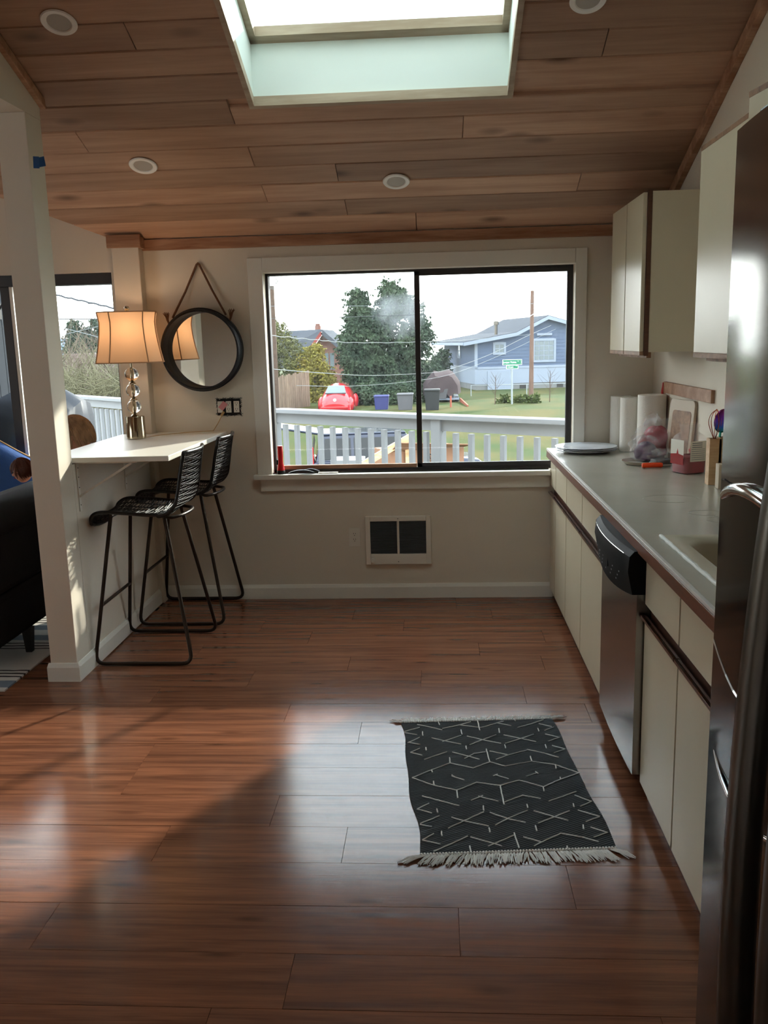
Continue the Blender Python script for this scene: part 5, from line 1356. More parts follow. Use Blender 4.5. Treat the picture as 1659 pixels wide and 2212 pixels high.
ground_mat('gravel', (96, 92, 86), (116, 110, 100), 1.6)
YS = [5.6, 10, 16, 22, 27, 30, 33, 36, 39, 41, 46, 60, 80, 110, 150]; XS = [-150, -60, -30, -15, -8, -4, 0, 4, 8, 15, 30, 60, 150]
P = MB(); P.sheet([[(x, y, zg(y)) for x in XS] for y in YS], -.3)
tag(P.build('ground', 'grass', origin=(0, 40, -2.5)), 'grassy yard and field below the deck', 'ground', kind='structure')
def patch(name, pts, mat, label, lift=.02, t=.03):
    P = MB(); n = len(pts)
    P.add([(x, y, zg(y)+lift) for x, y in pts] + [(x, y, zg(y)+lift-t) for x, y in pts], [tuple(range(n)), tuple(range(2*n-1, n-1, -1))] + [(i, n+i, n+(i+1) % n, (i+1) % n) for i in range(n)])
    return tag(P.build(name, mat), label, name.replace('_', ' '), kind='structure')
P = MB(); P.sheet([[(x, y + (1.2 if x > 4 and y > 41 else 0), zg(y)+.035) for x in (-60, -20, 0, 2, 6, 20, 60)] for y in (36, 38, 39, 40, 41, 42, 42.6)], -.02)
tag(P.build('road', 'asphalt', origin=(0, 40, -2)), 'grey street crossing behind the parked vehicle', 'road', kind='structure')
patch('lawn', [(1.6, 42.7), (6, 43.9), (40, 43.9), (40, 75), (1.9, 75)], 'lawn', 'bright green lawn in front of the blue house')
P = MB(); P.add([(x, y, zg(y)+.02) for x, y in [(-9, 8), (2.2, 16), (2.4, 27)]] + [(3.2, 30, -2.48), (3.0, 35.5, zg(35.5)+.02), (-10, 35.5, zg(35.5)+.02), (-10, 30, -2.48)], [tuple(range(7))])
tag(P.build('driveway', 'gravel'), 'gravel driveway below the deck', 'driveway', kind='structure')
patch('parking_pad', [(-.6, 43.3), (2.0, 43.6), (1.9, 52), (-.6, 52)], 'asphalt', 'gravel parking pad beside the covered boat')
water_m = pm('water', (150, 168, 186), .12)
P = MB(); P.add([(-900, 150, -2.0), (-60, 150, -2.0), (-60, 900, -2.0), (-900, 900, -2.0)], [(0, 1, 2, 3)])
tag(P.build('water', 'water'), 'pale strip of water far beyond the trees', 'water', kind='structure')
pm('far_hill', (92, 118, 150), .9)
P = MB(); q = random.Random(4); rows = [[], []]
for k in range(41):
    x = -900+16.5*k; h = (14+3*sin(k*.35)+2*sin(k*.9+1))*min(1, (41-k)/8)*.55
    rows[0].append((x, 700, -3)); rows[1].append((x, 720, h*1.9))
P.sheet(rows, 20)
tag(P.build('hills', 'far_hill'), 'blue distant hills across the water', 'hill', kind='structure')

# ------------------------------------------------------------------ plants
pm('bark', (78, 62, 52), .9, var=.2, vs=8)
def leafmat(name, c, c2): return pm(name, c, .7, var=.3, vs=.9, hue2=c2, spec=.2)
leafmat('conifer', (36, 56, 48), (64, 80, 56)); leafmat('bamboo', (112, 112, 44), (146, 134, 60)); leafmat('olive', (76, 84, 48), (104, 104, 60)); leafmat('arborvitae', (34, 52, 42), (52, 70, 48)); leafmat('shrub', (46, 70, 32), (90, 100, 44))
pm('dry_twig', (100, 90, 80), .9); pm('moss_twig', (92, 90, 70), .9, var=.2, vs=1)
def tufts(P, pts, size, q, droop=.5, blades=4):
    for c in pts:
        for _ in range(blades):
            d = Vector((q.uniform(-1, 1), q.uniform(-1, 1), q.uniform(-1, .6)-droop)).normalized()
            s = size*q.uniform(.6, 1.3); sd = d.cross(Vector((q.uniform(-1, 1), q.uniform(-1, 1), q.uniform(-1, 1)))).normalized()*s*.24
            e = c + d*s
            n = len(P.v); P.v += [c, c+d*s*.5+sd, e, c+d*s*.5-sd]; P.f.append((n, n+1, n+2, n+3))
def crown(env, q, n, depth, clump):
    """points gathered in drooping clumps that sit near the skin of an outline given as rows (z, x0, x1)"""
    out = []; zs = [e[0] for e in env]; H_ = zs[-1]-zs[0]
    def row(z):
        for (za, a0, a1), (zb, b0, b1) in zip(env[:-1], env[1:]):
            if za <= z <= zb:
                u = (z-za)/(zb-za); return a0+(b0-a0)*u, a1+(b1-a1)*u
        return env[-1][1:]
    k = max(14, int(n/34))
    cl = []
    while len(cl) < k:
        z = zs[0]+H_*q.random(); x0, x1 = row(z); w = (x1-x0)/2
        if q.random() > .25+w/max((e[2]-e[1])/2 for e in env): continue
        r = q.uniform(.35, 1.02) if q.random() < .35 else q.uniform(.8, 1.04); th = q.uniform(0, 2*pi)
        cl.append((Vector(((x0+x1)/2+w*r*cos(th), depth*w*r*sin(th), z)), Vector((cos(th), depth*sin(th), -.35)), clump*q.uniform(.6, 1.3)))
    while len(out) < n:
        c, d, s_ = q.choice(cl); u = q.uniform(-1, .55)
        p = c + d*s_*u + Vector((q.gauss(0, .28), q.gauss(0, .28), q.gauss(0, .22)))*s_
        if p.z > zs[0]: out.append(p)
    return out
def plant(name, label, cat, Y, env_px, n, size, mat, trunk=None, depth=.8, droop=.5, group=None, seed=1, blades=4, base=None, clump=.5):
    """env_px rows: (py, px0, px1) from the ground up"""
    q = random.Random(seed)
    env = [(at(0.5*(a+b), py, Y).z, at(a, py, Y).x, at(b, py, Y).x) for py, a, b in env_px]
    g = zg(Y) if base is None else base
    env[0] = (g, env[0][1], env[0][2])
    cx = (env[0][1]+env[0][2])/2
    t = thing(name, label, cat, (cx, Y, g), group=group)
    P = MB(); tufts(P, [p+Vector((0, Y, 0)) for p in crown(env, q, n, depth, clump)], size, q, droop, blades)
    tag(P.build('foliage', mat, t), kind='stuff')
    P = MB(); top = env[-1]
    size = max(size, .4); P.tube([(cx, Y, g-.05), ((cx+(top[1]+top[2])/2)/2, Y, (g+top[0])/2), ((top[1]+top[2])/2, Y, g+(top[0]-g)*.9)], [size*.28, size*.18, size*.06], 8); P.build('trunk', 'bark', t)
    return t
plant('conifer_tree', 'tall dark conifer with a pointed crown standing across the street', 'tree', 50, [(890, 800, 915), (840, 790, 925), (800, 800, 912), (745, 795, 934), (720, 800, 930), (690, 805, 918), (660, 812, 903), (632, 824, 876), (618, 832, 850), (612, 836, 844)], 13000, .19, 'conifer', seed=3, droop=.6)
plant('conifer_tree', 'ragged conifer with a crooked top, left of the tallest tree', 'tree', 49, [(888, 752, 815), (840, 748, 825), (790, 742, 830), (750, 735, 820), (710, 742, 812), (670, 752, 802), (640, 758, 786), (626, 760, 782)], 9500, .18, 'conifer', seed=5, droop=.6)
plant('bamboo_clump', 'yellow green bamboo clump leaning over the wooden fence', 'bamboo', 50, [(880, 650, 712), (850, 640, 722), (812, 648, 716), (790, 655, 700), (770, 660, 692), (752, 672, 690)], 6000, .17, 'bamboo', seed=8, droop=.2, clump=.55, blades=3)
plant('olive_bush', 'tall olive green bush at the left edge of the kitchen window', 'bush', 50.5, [(840, 560, 662), (800, 555, 668), (760, 555, 655), (725, 560, 630), (700, 565, 605)], 7000, .14, 'olive', seed=11, droop=.0, clump=.55, blades=3)
plant('hedge_tree', 'dark arborvitae beside the blue house', 'tree', 63, [(850, 918, 968), (820, 922, 968), (795, 938, 968), (770, 944, 966), (757, 954, 963)], 3000, .24, 'arborvitae', seed=13)
plant('dark_bush', 'dark low bush behind the covered boat', 'bush', 56, [(858, 905, 950), (815, 908, 950), (800, 915, 945), (790, 930, 940)], 2200, .22, 'arborvitae', seed=14)
plant('laurel_bush', 'dense green bush behind the blue and grey bins', 'bush', 47.5, [(893, 770, 905), (850, 765, 905), (835, 780, 895)], 5000, .19, 'conifer', seed=15, droop=.2)
for k, (cx, w, lab) in enumerate(((1092, 24, 'shrub left of the street sign post'), (1118, 24, 'shrub between street sign post and utility pole'), (1136, 22, 'shrub touching the utility pole on its left side'), (1158, 22, 'shrub right of the utility pole'))):
    plant('round_shrub', lab, 'shrub', 46.0-.2*k, [(886, cx-w*.25, cx+w*.25), (872, cx-w*.5, cx+w*.5), (860, cx-w*.42, cx+w*.42)], 220, .16, 'shrub', seed=20+k, droop=-.6, clump=.25, group='shrubs around the sign and pole')
def sapling(px, py0, py1, Y, lab, seed):
    q = random.Random(seed); a, b = at(px, py0, Y), at(px+2, py1, Y)
    a.z = zg(Y)
    t = thing('bare_sapling', lab, 'tree', a, group='leafless saplings on the lawn')
    P = MB(); P.tube([a, a.lerp(b, .5), b], [.028, .020, .008], 6); P.build('trunk', 'bark', t)
    P = MB()
    for k in range(16):
        p = a.lerp(b, .42+.55*k/16); d = Vector((q.uniform(-1, 1), q.uniform(-.5, .5), q.uniform(.6, 1.3)))*.7*(1.15-k/20)
        P.tube([p, p+d*.5+Vector((0, 0, -.03)), p+d], [.007, .005, .0025], 4)
    P.build('branches', 'bark', t)
sapling(1069, 884, 810, 45, 'leafless sapling left of the street sign', 1); sapling(1187, 882, 800, 46, 'leafless sapling right of the utility pole', 2)
# left view: hedge trees, bare thicket, roof
plant('hedge_tree', 'rounded dark hedge tree seen just right of the column', 'tree', 60, [(800, 140, 190), (760, 141, 186), (730, 145, 182), (705, 150, 176), (693, 156, 168)], 4200, .22, 'arborvitae', seed=31)
plant('hedge_tree', 'dark hedge tree half hidden behind the lamp shade', 'tree', 61, [(800, 178, 240), (760, 178, 238), (720, 180, 232), (700, 186, 222), (690, 195, 212)], 4200, .22, 'arborvitae', seed=32)
def thicket(px0, px1, py0, py1, Y, n, seed, mat, name, lab, r=.012, L0=.8):
    q = random.Random(seed); a = at(px0, py0, Y); b = at(px1, py1, Y); g = zg(Y)
    t = thing(name, lab, 'thicket', ((a.x+b.x)/2, Y, g)); P = MB()
    for k in range(n):
        x = q.uniform(a.x, b.x); z = g + (max(a.z, b.z)-g)*q.uniform(.05, .9); y = Y+q.uniform(-1.2, 1.2)
        d = Vector((q.uniform(-1, 1), q.uniform(-.6, .6), q.uniform(-.35, 1))).normalized(); s = L0*q.uniform(.4, 1.5)
        p = Vector((x, y, z)); pts = [p]
        for m_ in range(3):
            d = (d + Vector((q.uniform(-.5, .5), q.uniform(-.3, .3), q.uniform(-.35, .35)))).normalized(); pts.append(pts[-1]+d*s/3)
        P.tube(pts, [r, r*.9, r*.7, r*.4], 3, cap=False)
    for k in range(8):
        x = a.x+(b.x-a.x)*(k+.5)/8; P.tube([(x, Y, g-.05), (x+q.uniform(-.2, .2), Y, g+(a.z-g)*.5), (x+q.uniform(-.5, .5), Y, a.z*.9+g*.1)], [.05, .035, .012], 5, cap=False)
    return tag(P.build('branches', mat, t), kind='stuff')
thicket(60, 330, 770, 900, 17, 4800, 41, 'moss_twig', 'bare_thicket', 'mossy tangle of bare branches beyond the deck', .007, .7)
thicket(60, 330, 735, 880, 21, 2600, 43, 'dry_twig', 'bare_thicket', 'taller pinkish bare twigs behind the mossy thicket', .007, 1.1)
t = thing('neighbour_roof', 'low pinkish roofed building behind the bare twigs', 'building', at(180, 800, 34))
a, b = at(138, 765, 34), at(290, 765, 34)
P = MB(); P.box((a.x, 34, -2.5), (b.x, 40, a.z)); pm('dusty_pink', (120, 104, 104), .9, var=.15, vs=2); P.build('wall', 'dusty_pink', t)
P = MB(); P.prism([(a.x+2.2, 33.6, a.z+.02), (b.x+.3, 33.6, a.z+.02), (b.x, 36, a.z+.75), (a.x+3.2, 36, a.z+.6)], (0, .3, .08)); pm('roof_grey', (66, 70, 78), .95, spec=.05, var=.1, vs=3); P.build('roof', 'roof_grey', t)

# ------------------------------------------------------------------ blue house across the street
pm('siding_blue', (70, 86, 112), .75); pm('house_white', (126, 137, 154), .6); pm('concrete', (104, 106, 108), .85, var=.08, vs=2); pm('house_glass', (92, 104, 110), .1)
HB = Vector((2.55, 58.0, -1.95)); HR = radians(11.0)
h = thing('blue_house', 'blue-grey house with white trim and low gable across the street', 'house', HB, HR)
def hp(lo, hi, name, mat, parent=None, bevel=0):
    o = MB().box(lo, hi).build(name, mat, h, local=True, bevel=bevel)
    if parent is not None: o.parent = parent
    return o
HWd, HDp = 9.6, 10.0
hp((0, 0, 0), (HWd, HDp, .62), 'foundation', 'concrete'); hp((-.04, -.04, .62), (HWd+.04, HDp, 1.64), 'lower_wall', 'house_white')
ze, zk, zp = 3.32, 3.72, 4.72                      # eave, kink and peak heights
gx = [(0, ze), (2.55, zk), (4.65, zp), (9.6, 3.3)]
P = MB(); P.prism([(0, 0, 1.64), (HWd, 0, 1.64)] + [(x, 0, z_) for x, z_ in gx[::-1]], (0, HDp, 0)); P.build('upper_wall', 'siding_blue', h, local=True)
for k in range(14):                                 # lap siding courses, clipped to the gable
    z0 = 1.66+.21*k; z1 = z0+.2
    def span(z_):
        xs = []
        for (xa, za), (xb, zb) in zip(gx[:-1], gx[1:]):
            if (za-z_)*(zb-z_) < 0: xs.append(xa+(xb-xa)*(z_-za)/(zb-za))
        lo = 0 if ze > z_ else (xs[0] if xs else None); hi = HWd if 3.3 > z_ else (xs[-1] if xs else None)
        return lo, hi
    lo, hi = span(z1)
    if lo is None or hi is None: continue
    P = MB(); P.prism([(lo, -.002, z0), (lo, -.035, z0), (lo, -.012, z1), (lo, -.002, z1)], (hi-lo, 0, 0)); P.build('siding_board', 'siding_blue', h, local=True)
    if z1 < ze:
        P = MB(); P.prism([(-.002, 0, z0), (-.035, 0, z0), (-.012, 0, z1), (-.002, 0, z1)], (0, HDp, 0)); P.build('siding_board', 'siding_blue', h, local=True)
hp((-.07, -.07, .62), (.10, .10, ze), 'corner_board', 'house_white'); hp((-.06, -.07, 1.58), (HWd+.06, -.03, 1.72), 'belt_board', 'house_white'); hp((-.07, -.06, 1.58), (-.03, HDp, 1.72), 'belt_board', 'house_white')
rf = None
for (xa, za), (xb, zb) in zip(gx[:-1], gx[1:]):
    P = MB(); ex = -.9 if xa == 0 else 0; ez = -.14 if xa == 0 else 0; e2 = .5 if xb == HWd else 0; z2 = -.14 if xb == HWd else 0
    P.prism([(xa+ex, -.45, za+ez+.02), (xb+e2, -.45, zb+z2+.02), (xb+e2, -.45, zb+z2+.16), (xa+ex, -.45, za+ez+.16)], (0, HDp+.9, 0)); o = P.build('roof', 'roof_grey', h, local=True); rf = rf or o
    P = MB(); P.prism([(xa+ex, -.50, za+ez-.10), (xb+e2, -.50, zb+z2-.10), (xb+e2, -.50, zb+z2+.12), (xa+ex, -.50, za+ez+.12)], (0, .05, 0)); P.build('barge_board', 'house_white', h, local=True)
hp((-.95, -.45, ze-.20), (-.90, HDp+.4, ze-.02), 'gutter', 'house_white')
P = MB(); P.lathe([(.13, 0), (.13, .1), (.10, .1), (.10, .75), (.17, .78), (.17, 1.0), (0, 1.02)], (1.7, 1.4, 3.6), 12); P.build('vent_pipe', 'steel_dark', h, local=True)
def hwin(x0, x1, z0, z1, cols, rows_, side=False, slide=False):
    def bx(a, b, c_, d_, y0, y1): return MB().box((a, y0, c_), (b, y1, d_)) if not side else MB().box((y0, a, c_), (y1, b, d_))
    f_ = MB()
    for a, b, c_, d_ in ((x0-.13, x0, z0-.13, z1+.13), (x1, x1+.13, z0-.13, z1+.13), (x0, x1, z1, z1+.15), (x0, x1, z0-.13, z0)):
        f_.v += bx(a, b, c_, d_, -.10, -.02).v; n = len(f_.v)-8; f_.f += [tuple(i+n for i in q_) for q_ in [(0,3,2,1),(4,5,6,7),(0,1,5,4),(1,2,6,5),(2,3,7,6),(3,0,4,7)]]
    fo = f_.build('window_frame', 'house_white', h, local=True)
    for i in range(cols):
        for j in range(rows_):
            a, b = x0+(x1-x0)*i/cols+.03, x0+(x1-x0)*(i+1)/cols-.03; c_, d_ = z0+(z1-z0)*j/rows_+.025, z0+(z1-z0)*(j+1)/rows_-.025
            o = bx(a, b, c_, d_, -.075, -.05).build('pane', 'house_glass', h, local=True); o.parent = fo
    o = bx(x0, x1, z0, z1, -.055, -.03).build('muntins', 'house_white', h, local=True); o.parent = fo
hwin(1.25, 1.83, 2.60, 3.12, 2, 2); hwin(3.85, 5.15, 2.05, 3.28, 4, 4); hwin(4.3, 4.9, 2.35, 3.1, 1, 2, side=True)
hp((4.0, -.16, 3.62), (5.0, -.04, 3.76), 'light_bar', 'house_white')
for x in (2.9, 5.4, 7.6): hp((x, -.03, .28), (x+.42, -.001, .50), 'vent', 'black_matte')
hp((.75, -.09, 0.05), (2.45, -.041, 1.45), 'garage_door', 'house_white')
P = MB(); P.box((-.03, 3.0, 1.02), (-.001, 3.5, 1.34)); P.build('vent', 'black_matte', h, local=True)

# brick house far left behind the bamboo
pm('brick_dark', (108, 72, 62), .9, var=.2, vs=1.5); pm('brick_red', (122, 44, 38), .85)
Yh = 66; hb = at(697, 860, Yh)
h2 = thing('gabled_house', 'dark gabled house with brick chimney behind the bamboo', 'house', (hb.x, Yh, zg(Yh)))
pkp, el, er = at(697, 717, Yh), at(650, 790, Yh), at(760, 775, Yh)
P = MB(); P.prism([(el.x, Yh, zg(Yh)), (er.x, Yh, zg(Yh)), (er.x, Yh, er.z), (pkp.x, Yh, pkp.z-.15), (el.x, Yh, el.z)], (0, 8, 0)); P.build('wall', 'brick_dark', h2)
far = at(610, 720, Yh+3)
P = MB(); P.prism([(pkp.x, Yh-.6, pkp.z), (el.x-.3, Yh-.6, el.z-.2), (far.x-2, Yh+2, el.z-.1), (far.x-2, Yh+6, pkp.z)], (0, .1, .18)); P.build('roof', 'roof_grey', h2)
P = MB(); P.prism([(pkp.x, Yh-.6, pkp.z), (er.x+.5, Yh-.6, er.z-.3), (er.x+.5, Yh+7, er.z-.3), (pkp.x, Yh+7, pkp.z)], (0, 0, .18)); P.build('roof', 'roof_grey', h2)
P = MB(); P.bar((pkp.x, Yh-.65, pkp.z-.05), (el.x-.2, Yh-.65, el.z-.15), .08, .22); P.build('barge_board', 'brick_red', h2)
P = MB(); P.bar((pkp.x, Yh-.65, pkp.z-.05), (er.x+.4, Yh-.65, er.z-.25), .08, .22); P.build('barge_board', 'roof_grey', h2)
ch = at(687, 716, Yh+1)
P = MB(); P.box((ch.x-.20, Yh+.8, ch.z-.4), (ch.x+.20, Yh+1.2, ch.z+.42)); P.box((ch.x-.15, Yh+.85, ch.z+.42), (ch.x+.15, Yh+1.15, ch.z+.56)); P.build('chimney', 'brick_dark', h2)
for k in range(3):
    wx = at(690+12*k, 800, Yh).x; B((wx, Yh-.05, -.4), (wx+.3, Yh-.005, .8)).build('window', 'house_glass', h2)
# wooden fence
wood('fence_wood', (132, 116, 100), (92, 78, 66), .9, grain=(14, 14, 1), orand=.14, knots=0)
fa, fb = at(575, 838, 43.5), at(668, 822, 46.5)
fe = thing('wooden_fence', 'weathered grey board fence left of the red car', 'fence', ((fa.x+fb.x)/2, 45, zg(45)))
for k in range(20):
    p, p2 = fa.lerp(fb, k/20), fa.lerp(fb, (k+.95)/20); p.z = p2.z = -2.05
    hgt = 1.95+.05*sin(k*2.1) + .25*k/20
    P = MB(); P.bar(p+Vector((0, 0, hgt/2)), p2+Vector((0, 0, hgt/2)), .03, hgt); P.build('board', 'fence_wood', fe)
pc = at(594, 800, 42)
P = MB(); P.tube([(pc.x, 42, zg(42)), (pc.x, 42, 4.2)], .14, 10)
tag(P.build('fence_pole', 'bark', smooth=60), 'weathered pole at the left edge of the kitchen window', 'pole')

# ------------------------------------------------------------------ utility pole, street sign, wires
pp = at(1147, 882, 46)
t = thing('utility_pole', 'brown wooden utility pole standing on the lawn', 'pole', (pp.x, 46, zg(46)))
P = MB(); P.tube([(pp.x, 46, zg(46)), (pp.x+.03, 46, at(1148, 628, 46).z)], [.125, .085], 12); pm('pole_wood', (100, 78, 68), .9, var=.2, vs=3, stretch=(4, 4, .4)); P.build('shaft', 'pole_wood', t, smooth=50)
P = MB(); P.tube([(pp.x, 46, zg(46)-.02), (pp.x, 46, zg(46)+.35)], [.13, .129], 12); P.build('tar_base', 'black_matte', t, smooth=50)
P = MB(); P.obox((pp.x+.03, 45.9, at(1148, 680, 46).z), (.24, .05, .03), Matrix.Rotation(-.5, 3, 'Y')); P.build('band', 'chrome', t)
sp_ = at(1106, 886, 45)
t = thing('street_sign', 'green street sign with two name blades on a pale post', 'street sign', (sp_.x, 45, zg(45)))
pm('sign_green', (16, 112, 82), .45); pm('sign_white', (226, 232, 232), .5); pm('sign_post', (140, 148, 154), .5)
zt_ = at(1105, 780, 45).z
P = MB(); P.tube([(sp_.x, 45, zg(45)), (sp_.x-.02, 45, at(1105, 793, 45).z)], .045, 8); P.build('post', 'sign_post', t, smooth=50)
a, b = at(1085.5, 777, 44.95), at(1127.5, 788, 44.95)
def blade(x0, x1, z0, z1, tx, sz, sup, arrow, lab):
    P = MB(); P.box((x0, 44.94, z0), (x1, 44.96, z1)); bo = P.build('blade', 'sign_white', t)
    P = MB(); P.box((x0+.02, 44.935, z0+.02), (x1-.02, 44.9395, z1-.02)); o = P.build('face', 'sign_green', t); o.parent = bo
    if arrow:
        P = MB(); P.bar((x1-.10, 44.932, z1-.03), (x1-.03, 44.932, (z0+z1)/2), .004, .025, (0, 1, 0)); P.bar((x1-.10, 44.932, z0+.03), (x1-.03, 44.932, (z0+z1)/2), .004, .025, (0, 1, 0)); o = P.build('arrow', 'sign_white', t); o.parent = bo
    cx = (x0+x1)/2
    lettering(tx, sz, 'sign_white', 'lettering', t, (cx-.12 if sup else cx, 44.931, (z0+z1)/2), (pi/2, 0, 0), .003, sx=.78).parent = bo
    if sup: lettering(sup, sz*.5, 'sign_white', 'lettering', t, (x1-(.19 if arrow else .09), 44.931, (z0+z1)/2+.05), (pi/2, 0, 0), .003, sx=.82).parent = bo
    for o in bo.children: pass
blade(a.x, b.x, b.z, a.z, 'Juniper Pointe', .145, 'Ln', True, '')
a, b = at(1093.5, 788.8, 44.95), at(1119.5, 796.5, 44.95)
blade(a.x, b.x, b.z, a.z, 'E Ocean', .135, 'Dr', False, '')
pm('wire_dark', (66, 70, 76), .7, spec=.1); pm('wire_pale', (116, 122, 126), .7, spec=.1)
def wire(pts, Y0, Y1, r, mat, lab, twist=0):
    P = MB(); n = len(pts); W3 = curve([at(x, y, Y0+(Y1-Y0)*i/(n-1)) for i, (x, y) in enumerate(pts)], 10)
    if twist:
        for k, p in enumerate(W3): p.z += twist*sin(k*1.9)
    P.tube(W3, r, 6)
    tag(P.build('overhead_wire', mat), lab, 'wire', 'overhead wires outside')
wire([(480, 662), (700, 661), (900, 660), (1250, 654), (1500, 648)], 30, 30, 0.0084, 'wire_pale', 'highest thin wire crossing behind the window')
wire([(480, 690), (700, 686), (900, 680), (1147, 671)], 30, 46, 0.0108, 'wire_dark', 'thin wire running to the utility pole below the highest wire')
wire([(480, 718), (583, 725), (680, 734), (760, 740), (895, 739), (1010, 734), (1146, 722)], 14, 45.8, 0.0102, 'wire_pale', 'thick twisted cable crossing in front of the tall conifers', .012)
wire([(480, 785), (587, 797), (700, 806), (800, 811), (900, 807), (965, 799), (1060, 765), (1130, 730), (1190, 703)], 15, 57, 0.0096, 'wire_pale', 'service wire sagging past the bins and up to the house gable')
wire([(640, 833), (760, 834), (895, 823), (985, 805), (1090, 763), (1200, 711)], 25, 57, 0.0084, 'wire_pale', 'lower sagging wire leading up to the house gable')
wire([(1150, 617), (1195, 606), (1300, 570)], 30, 20, 0.0084, 'wire_pale', 'short dashed looking wire in the upper right corner of the window')
wire([(60, 618), (125, 638), (200, 655), (270, 672), (330, 690)], 12, 12, 0.0120, 'wire_dark', 'thick drooping cable seen above the lamp', .006)
wire([(60, 652), (125, 654), (270, 658), (330, 660)], 28, 28, 0.0084, 'wire_dark', 'thin level wire just under the drooping cable')
wire([(60, 690), (130, 689.5), (215, 689.5), (330, 689)], 26, 26, 0.0132, 'wire_dark', 'level wire touching the tops of the hedge trees')
wire([(60, 690), (135, 708), (212, 728), (330, 760)], 18, 18, 0.0072, 'wire_pale', 'pale wire slanting down across the hedge trees')
wire([(60, 745), (135, 724), (212, 705), (330, 676)], 20, 20, 0.0072, 'wire_pale', 'pale wire slanting up across the hedge trees')
# chain link fence line in front of the lawn
t = thing('wire_fence', 'low wire fence line across the lawn', 'fence', (6, 52, -2))
for k in range(5): P = MB(); P.tube([(2.0+3.2*k, 52, -2.02), (2.0+3.2*k, 52, -1.05)], .03, 6); P.build('post', 'sign_post', t)
P = MB(); P.tube([(2.0, 52, -1.08), (14.8, 52, -1.08)], .02, 6); P.build('top_wire', 'sign_post', t)

# ------------------------------------------------------------------ vehicles and bins
def loft(P, secs, cap=True):
    P.sheet(secs, wrap=True)
    if cap: P.add(secs[0], [tuple(range(len(secs[0])))]); P.add(secs[-1], [tuple(range(len(secs[-1])))[::-1]])
def wheel(parent, c, r, w, axis='y'):
    R = Matrix.Rotation(pi/2, 3, 'X') if axis == 'y' else Matrix.Rotation(pi/2, 3, 'Y')
    P = MB(); P.lathe([(r*.55, -w/2), (r*.95, -w/2), (r, -w/3), (r, w/3), (r*.95, w/2), (r*.55, w/2), (r*.55, -w/2)], c, 24, R); o = P.build('wheel', 'black_matte', parent, local=True, smooth=40)
    P = MB(); P.lathe([(0, -w*.45), (r*.56, -w*.42), (r*.56, w*.42), (0, w*.45)], c, 16, R); P.build('hub', 'chrome', parent, local=True, smooth=40).parent = o
# dark SUV, local x forward
pm('suv_paint', (32, 40, 62), .18, .3, coat=.6); pm('car_glass', (24, 28, 32), .05)
sv = at(680, 1000, 24.5)
suv = thing('suv', 'dark blue SUV with open tailgate parked below the deck', 'car', (at(672, 1000, 23.2).x, 23.2, -2.5), radians(9))
def carsec(x, zb, zm, zt_, wb_, wm, wt_): return [(x, -wb_, zb), (x, -wm, zm), (x, -wt_, zt_), (x, wt_, zt_), (x, wm, zm), (x, wb_, zb)]
P = MB(); loft(P, [carsec(0, .45, .75, 1.02, .84, .9, .86), carsec(.15, .35, .75, 1.08, .88, .93, .9), carsec(2.9, .35, .75, 1.10, .9, .95, .91), carsec(3.6, .35, .75, 1.08, .9, .94, .88), carsec(4.35, .40, .72, .98, .84, .9, .8), carsec(4.5, .48, .68, .86, .76, .82, .7)]); P.build('body', 'suv_paint', suv, local=True, bevel=.04, smooth=50)
P = MB(); loft(P, [[(x, -w, 1.06), (x2, -w2, 1.72), (x2, w2, 1.72), (x, w, 1.06)] for x, x2, w, w2 in ((.12, .25, .86, .68), (1.3, 1.3, .88, .70), (2.3, 2.2, .88, .70), (3.1, 2.45, .86, .68))]); P.build('cabin_frame', 'suv_paint', suv, local=True, bevel=.02)
P = MB(); P.box((.2, -.70, 1.70), (2.45, .70, 1.775)); P.build('roof', 'suv_paint', suv, local=True, bevel=.03)
for s in (-1,):
    for xa, xb, xc, xd in ((.30, 1.02, 1.02, .36), (1.10, 1.86, 1.84, 1.10), (1.94, 2.85, 2.36, 1.92)):
        P = MB(); P.prism([(xa, s*.872, 1.12), (xb, s*.872, 1.12), (xc, s*.728, 1.64), (xd, s*.728, 1.64)], (0, s*.012, .004)); P.build('side_window', 'car_glass', suv, local=True)
P = MB(); P.prism([(2.96, -.74, 1.13), (2.96, .74, 1.13), (2.47, .62, 1.66), (2.47, -.62, 1.66)], (.03, 0, .02)); P.build('windscreen', 'car_glass', suv, local=True)
P = MB(); P.prism([(-.012, -.72, .72), (-.012, .72, .72), (.12, .64, 1.62), (.12, -.64, 1.62)], (-.01, 0, 0)); P.build('cargo_opening', 'black_matte', suv, local=True)
P = MB(); P.prism([(.22, -.74, 1.74), (.22, .74, 1.74), (-.85, .68, 1.92), (-.85, -.68, 1.92)], (0, 0, .06)); P.build('tailgate', 'suv_paint', suv, local=True, bevel=.02)
for s in (-1, 1): P = MB(); P.box((-.02, s*.80-.07, .78), (.06, s*.80+.07, 1.45)); P.build('tail_light', 'red_plastic', suv, local=True, bevel=.02)
P = MB(); P.obox((2.75, -1.0, 1.16), (.10, .2, .14)); P.build('wing_mirror', 'suv_paint', suv, local=True, bevel=.03)
for x in (.85, 3.65):
    for s in (-1, 1): wheel(suv, (x, s*.86, .36), .36, .22)
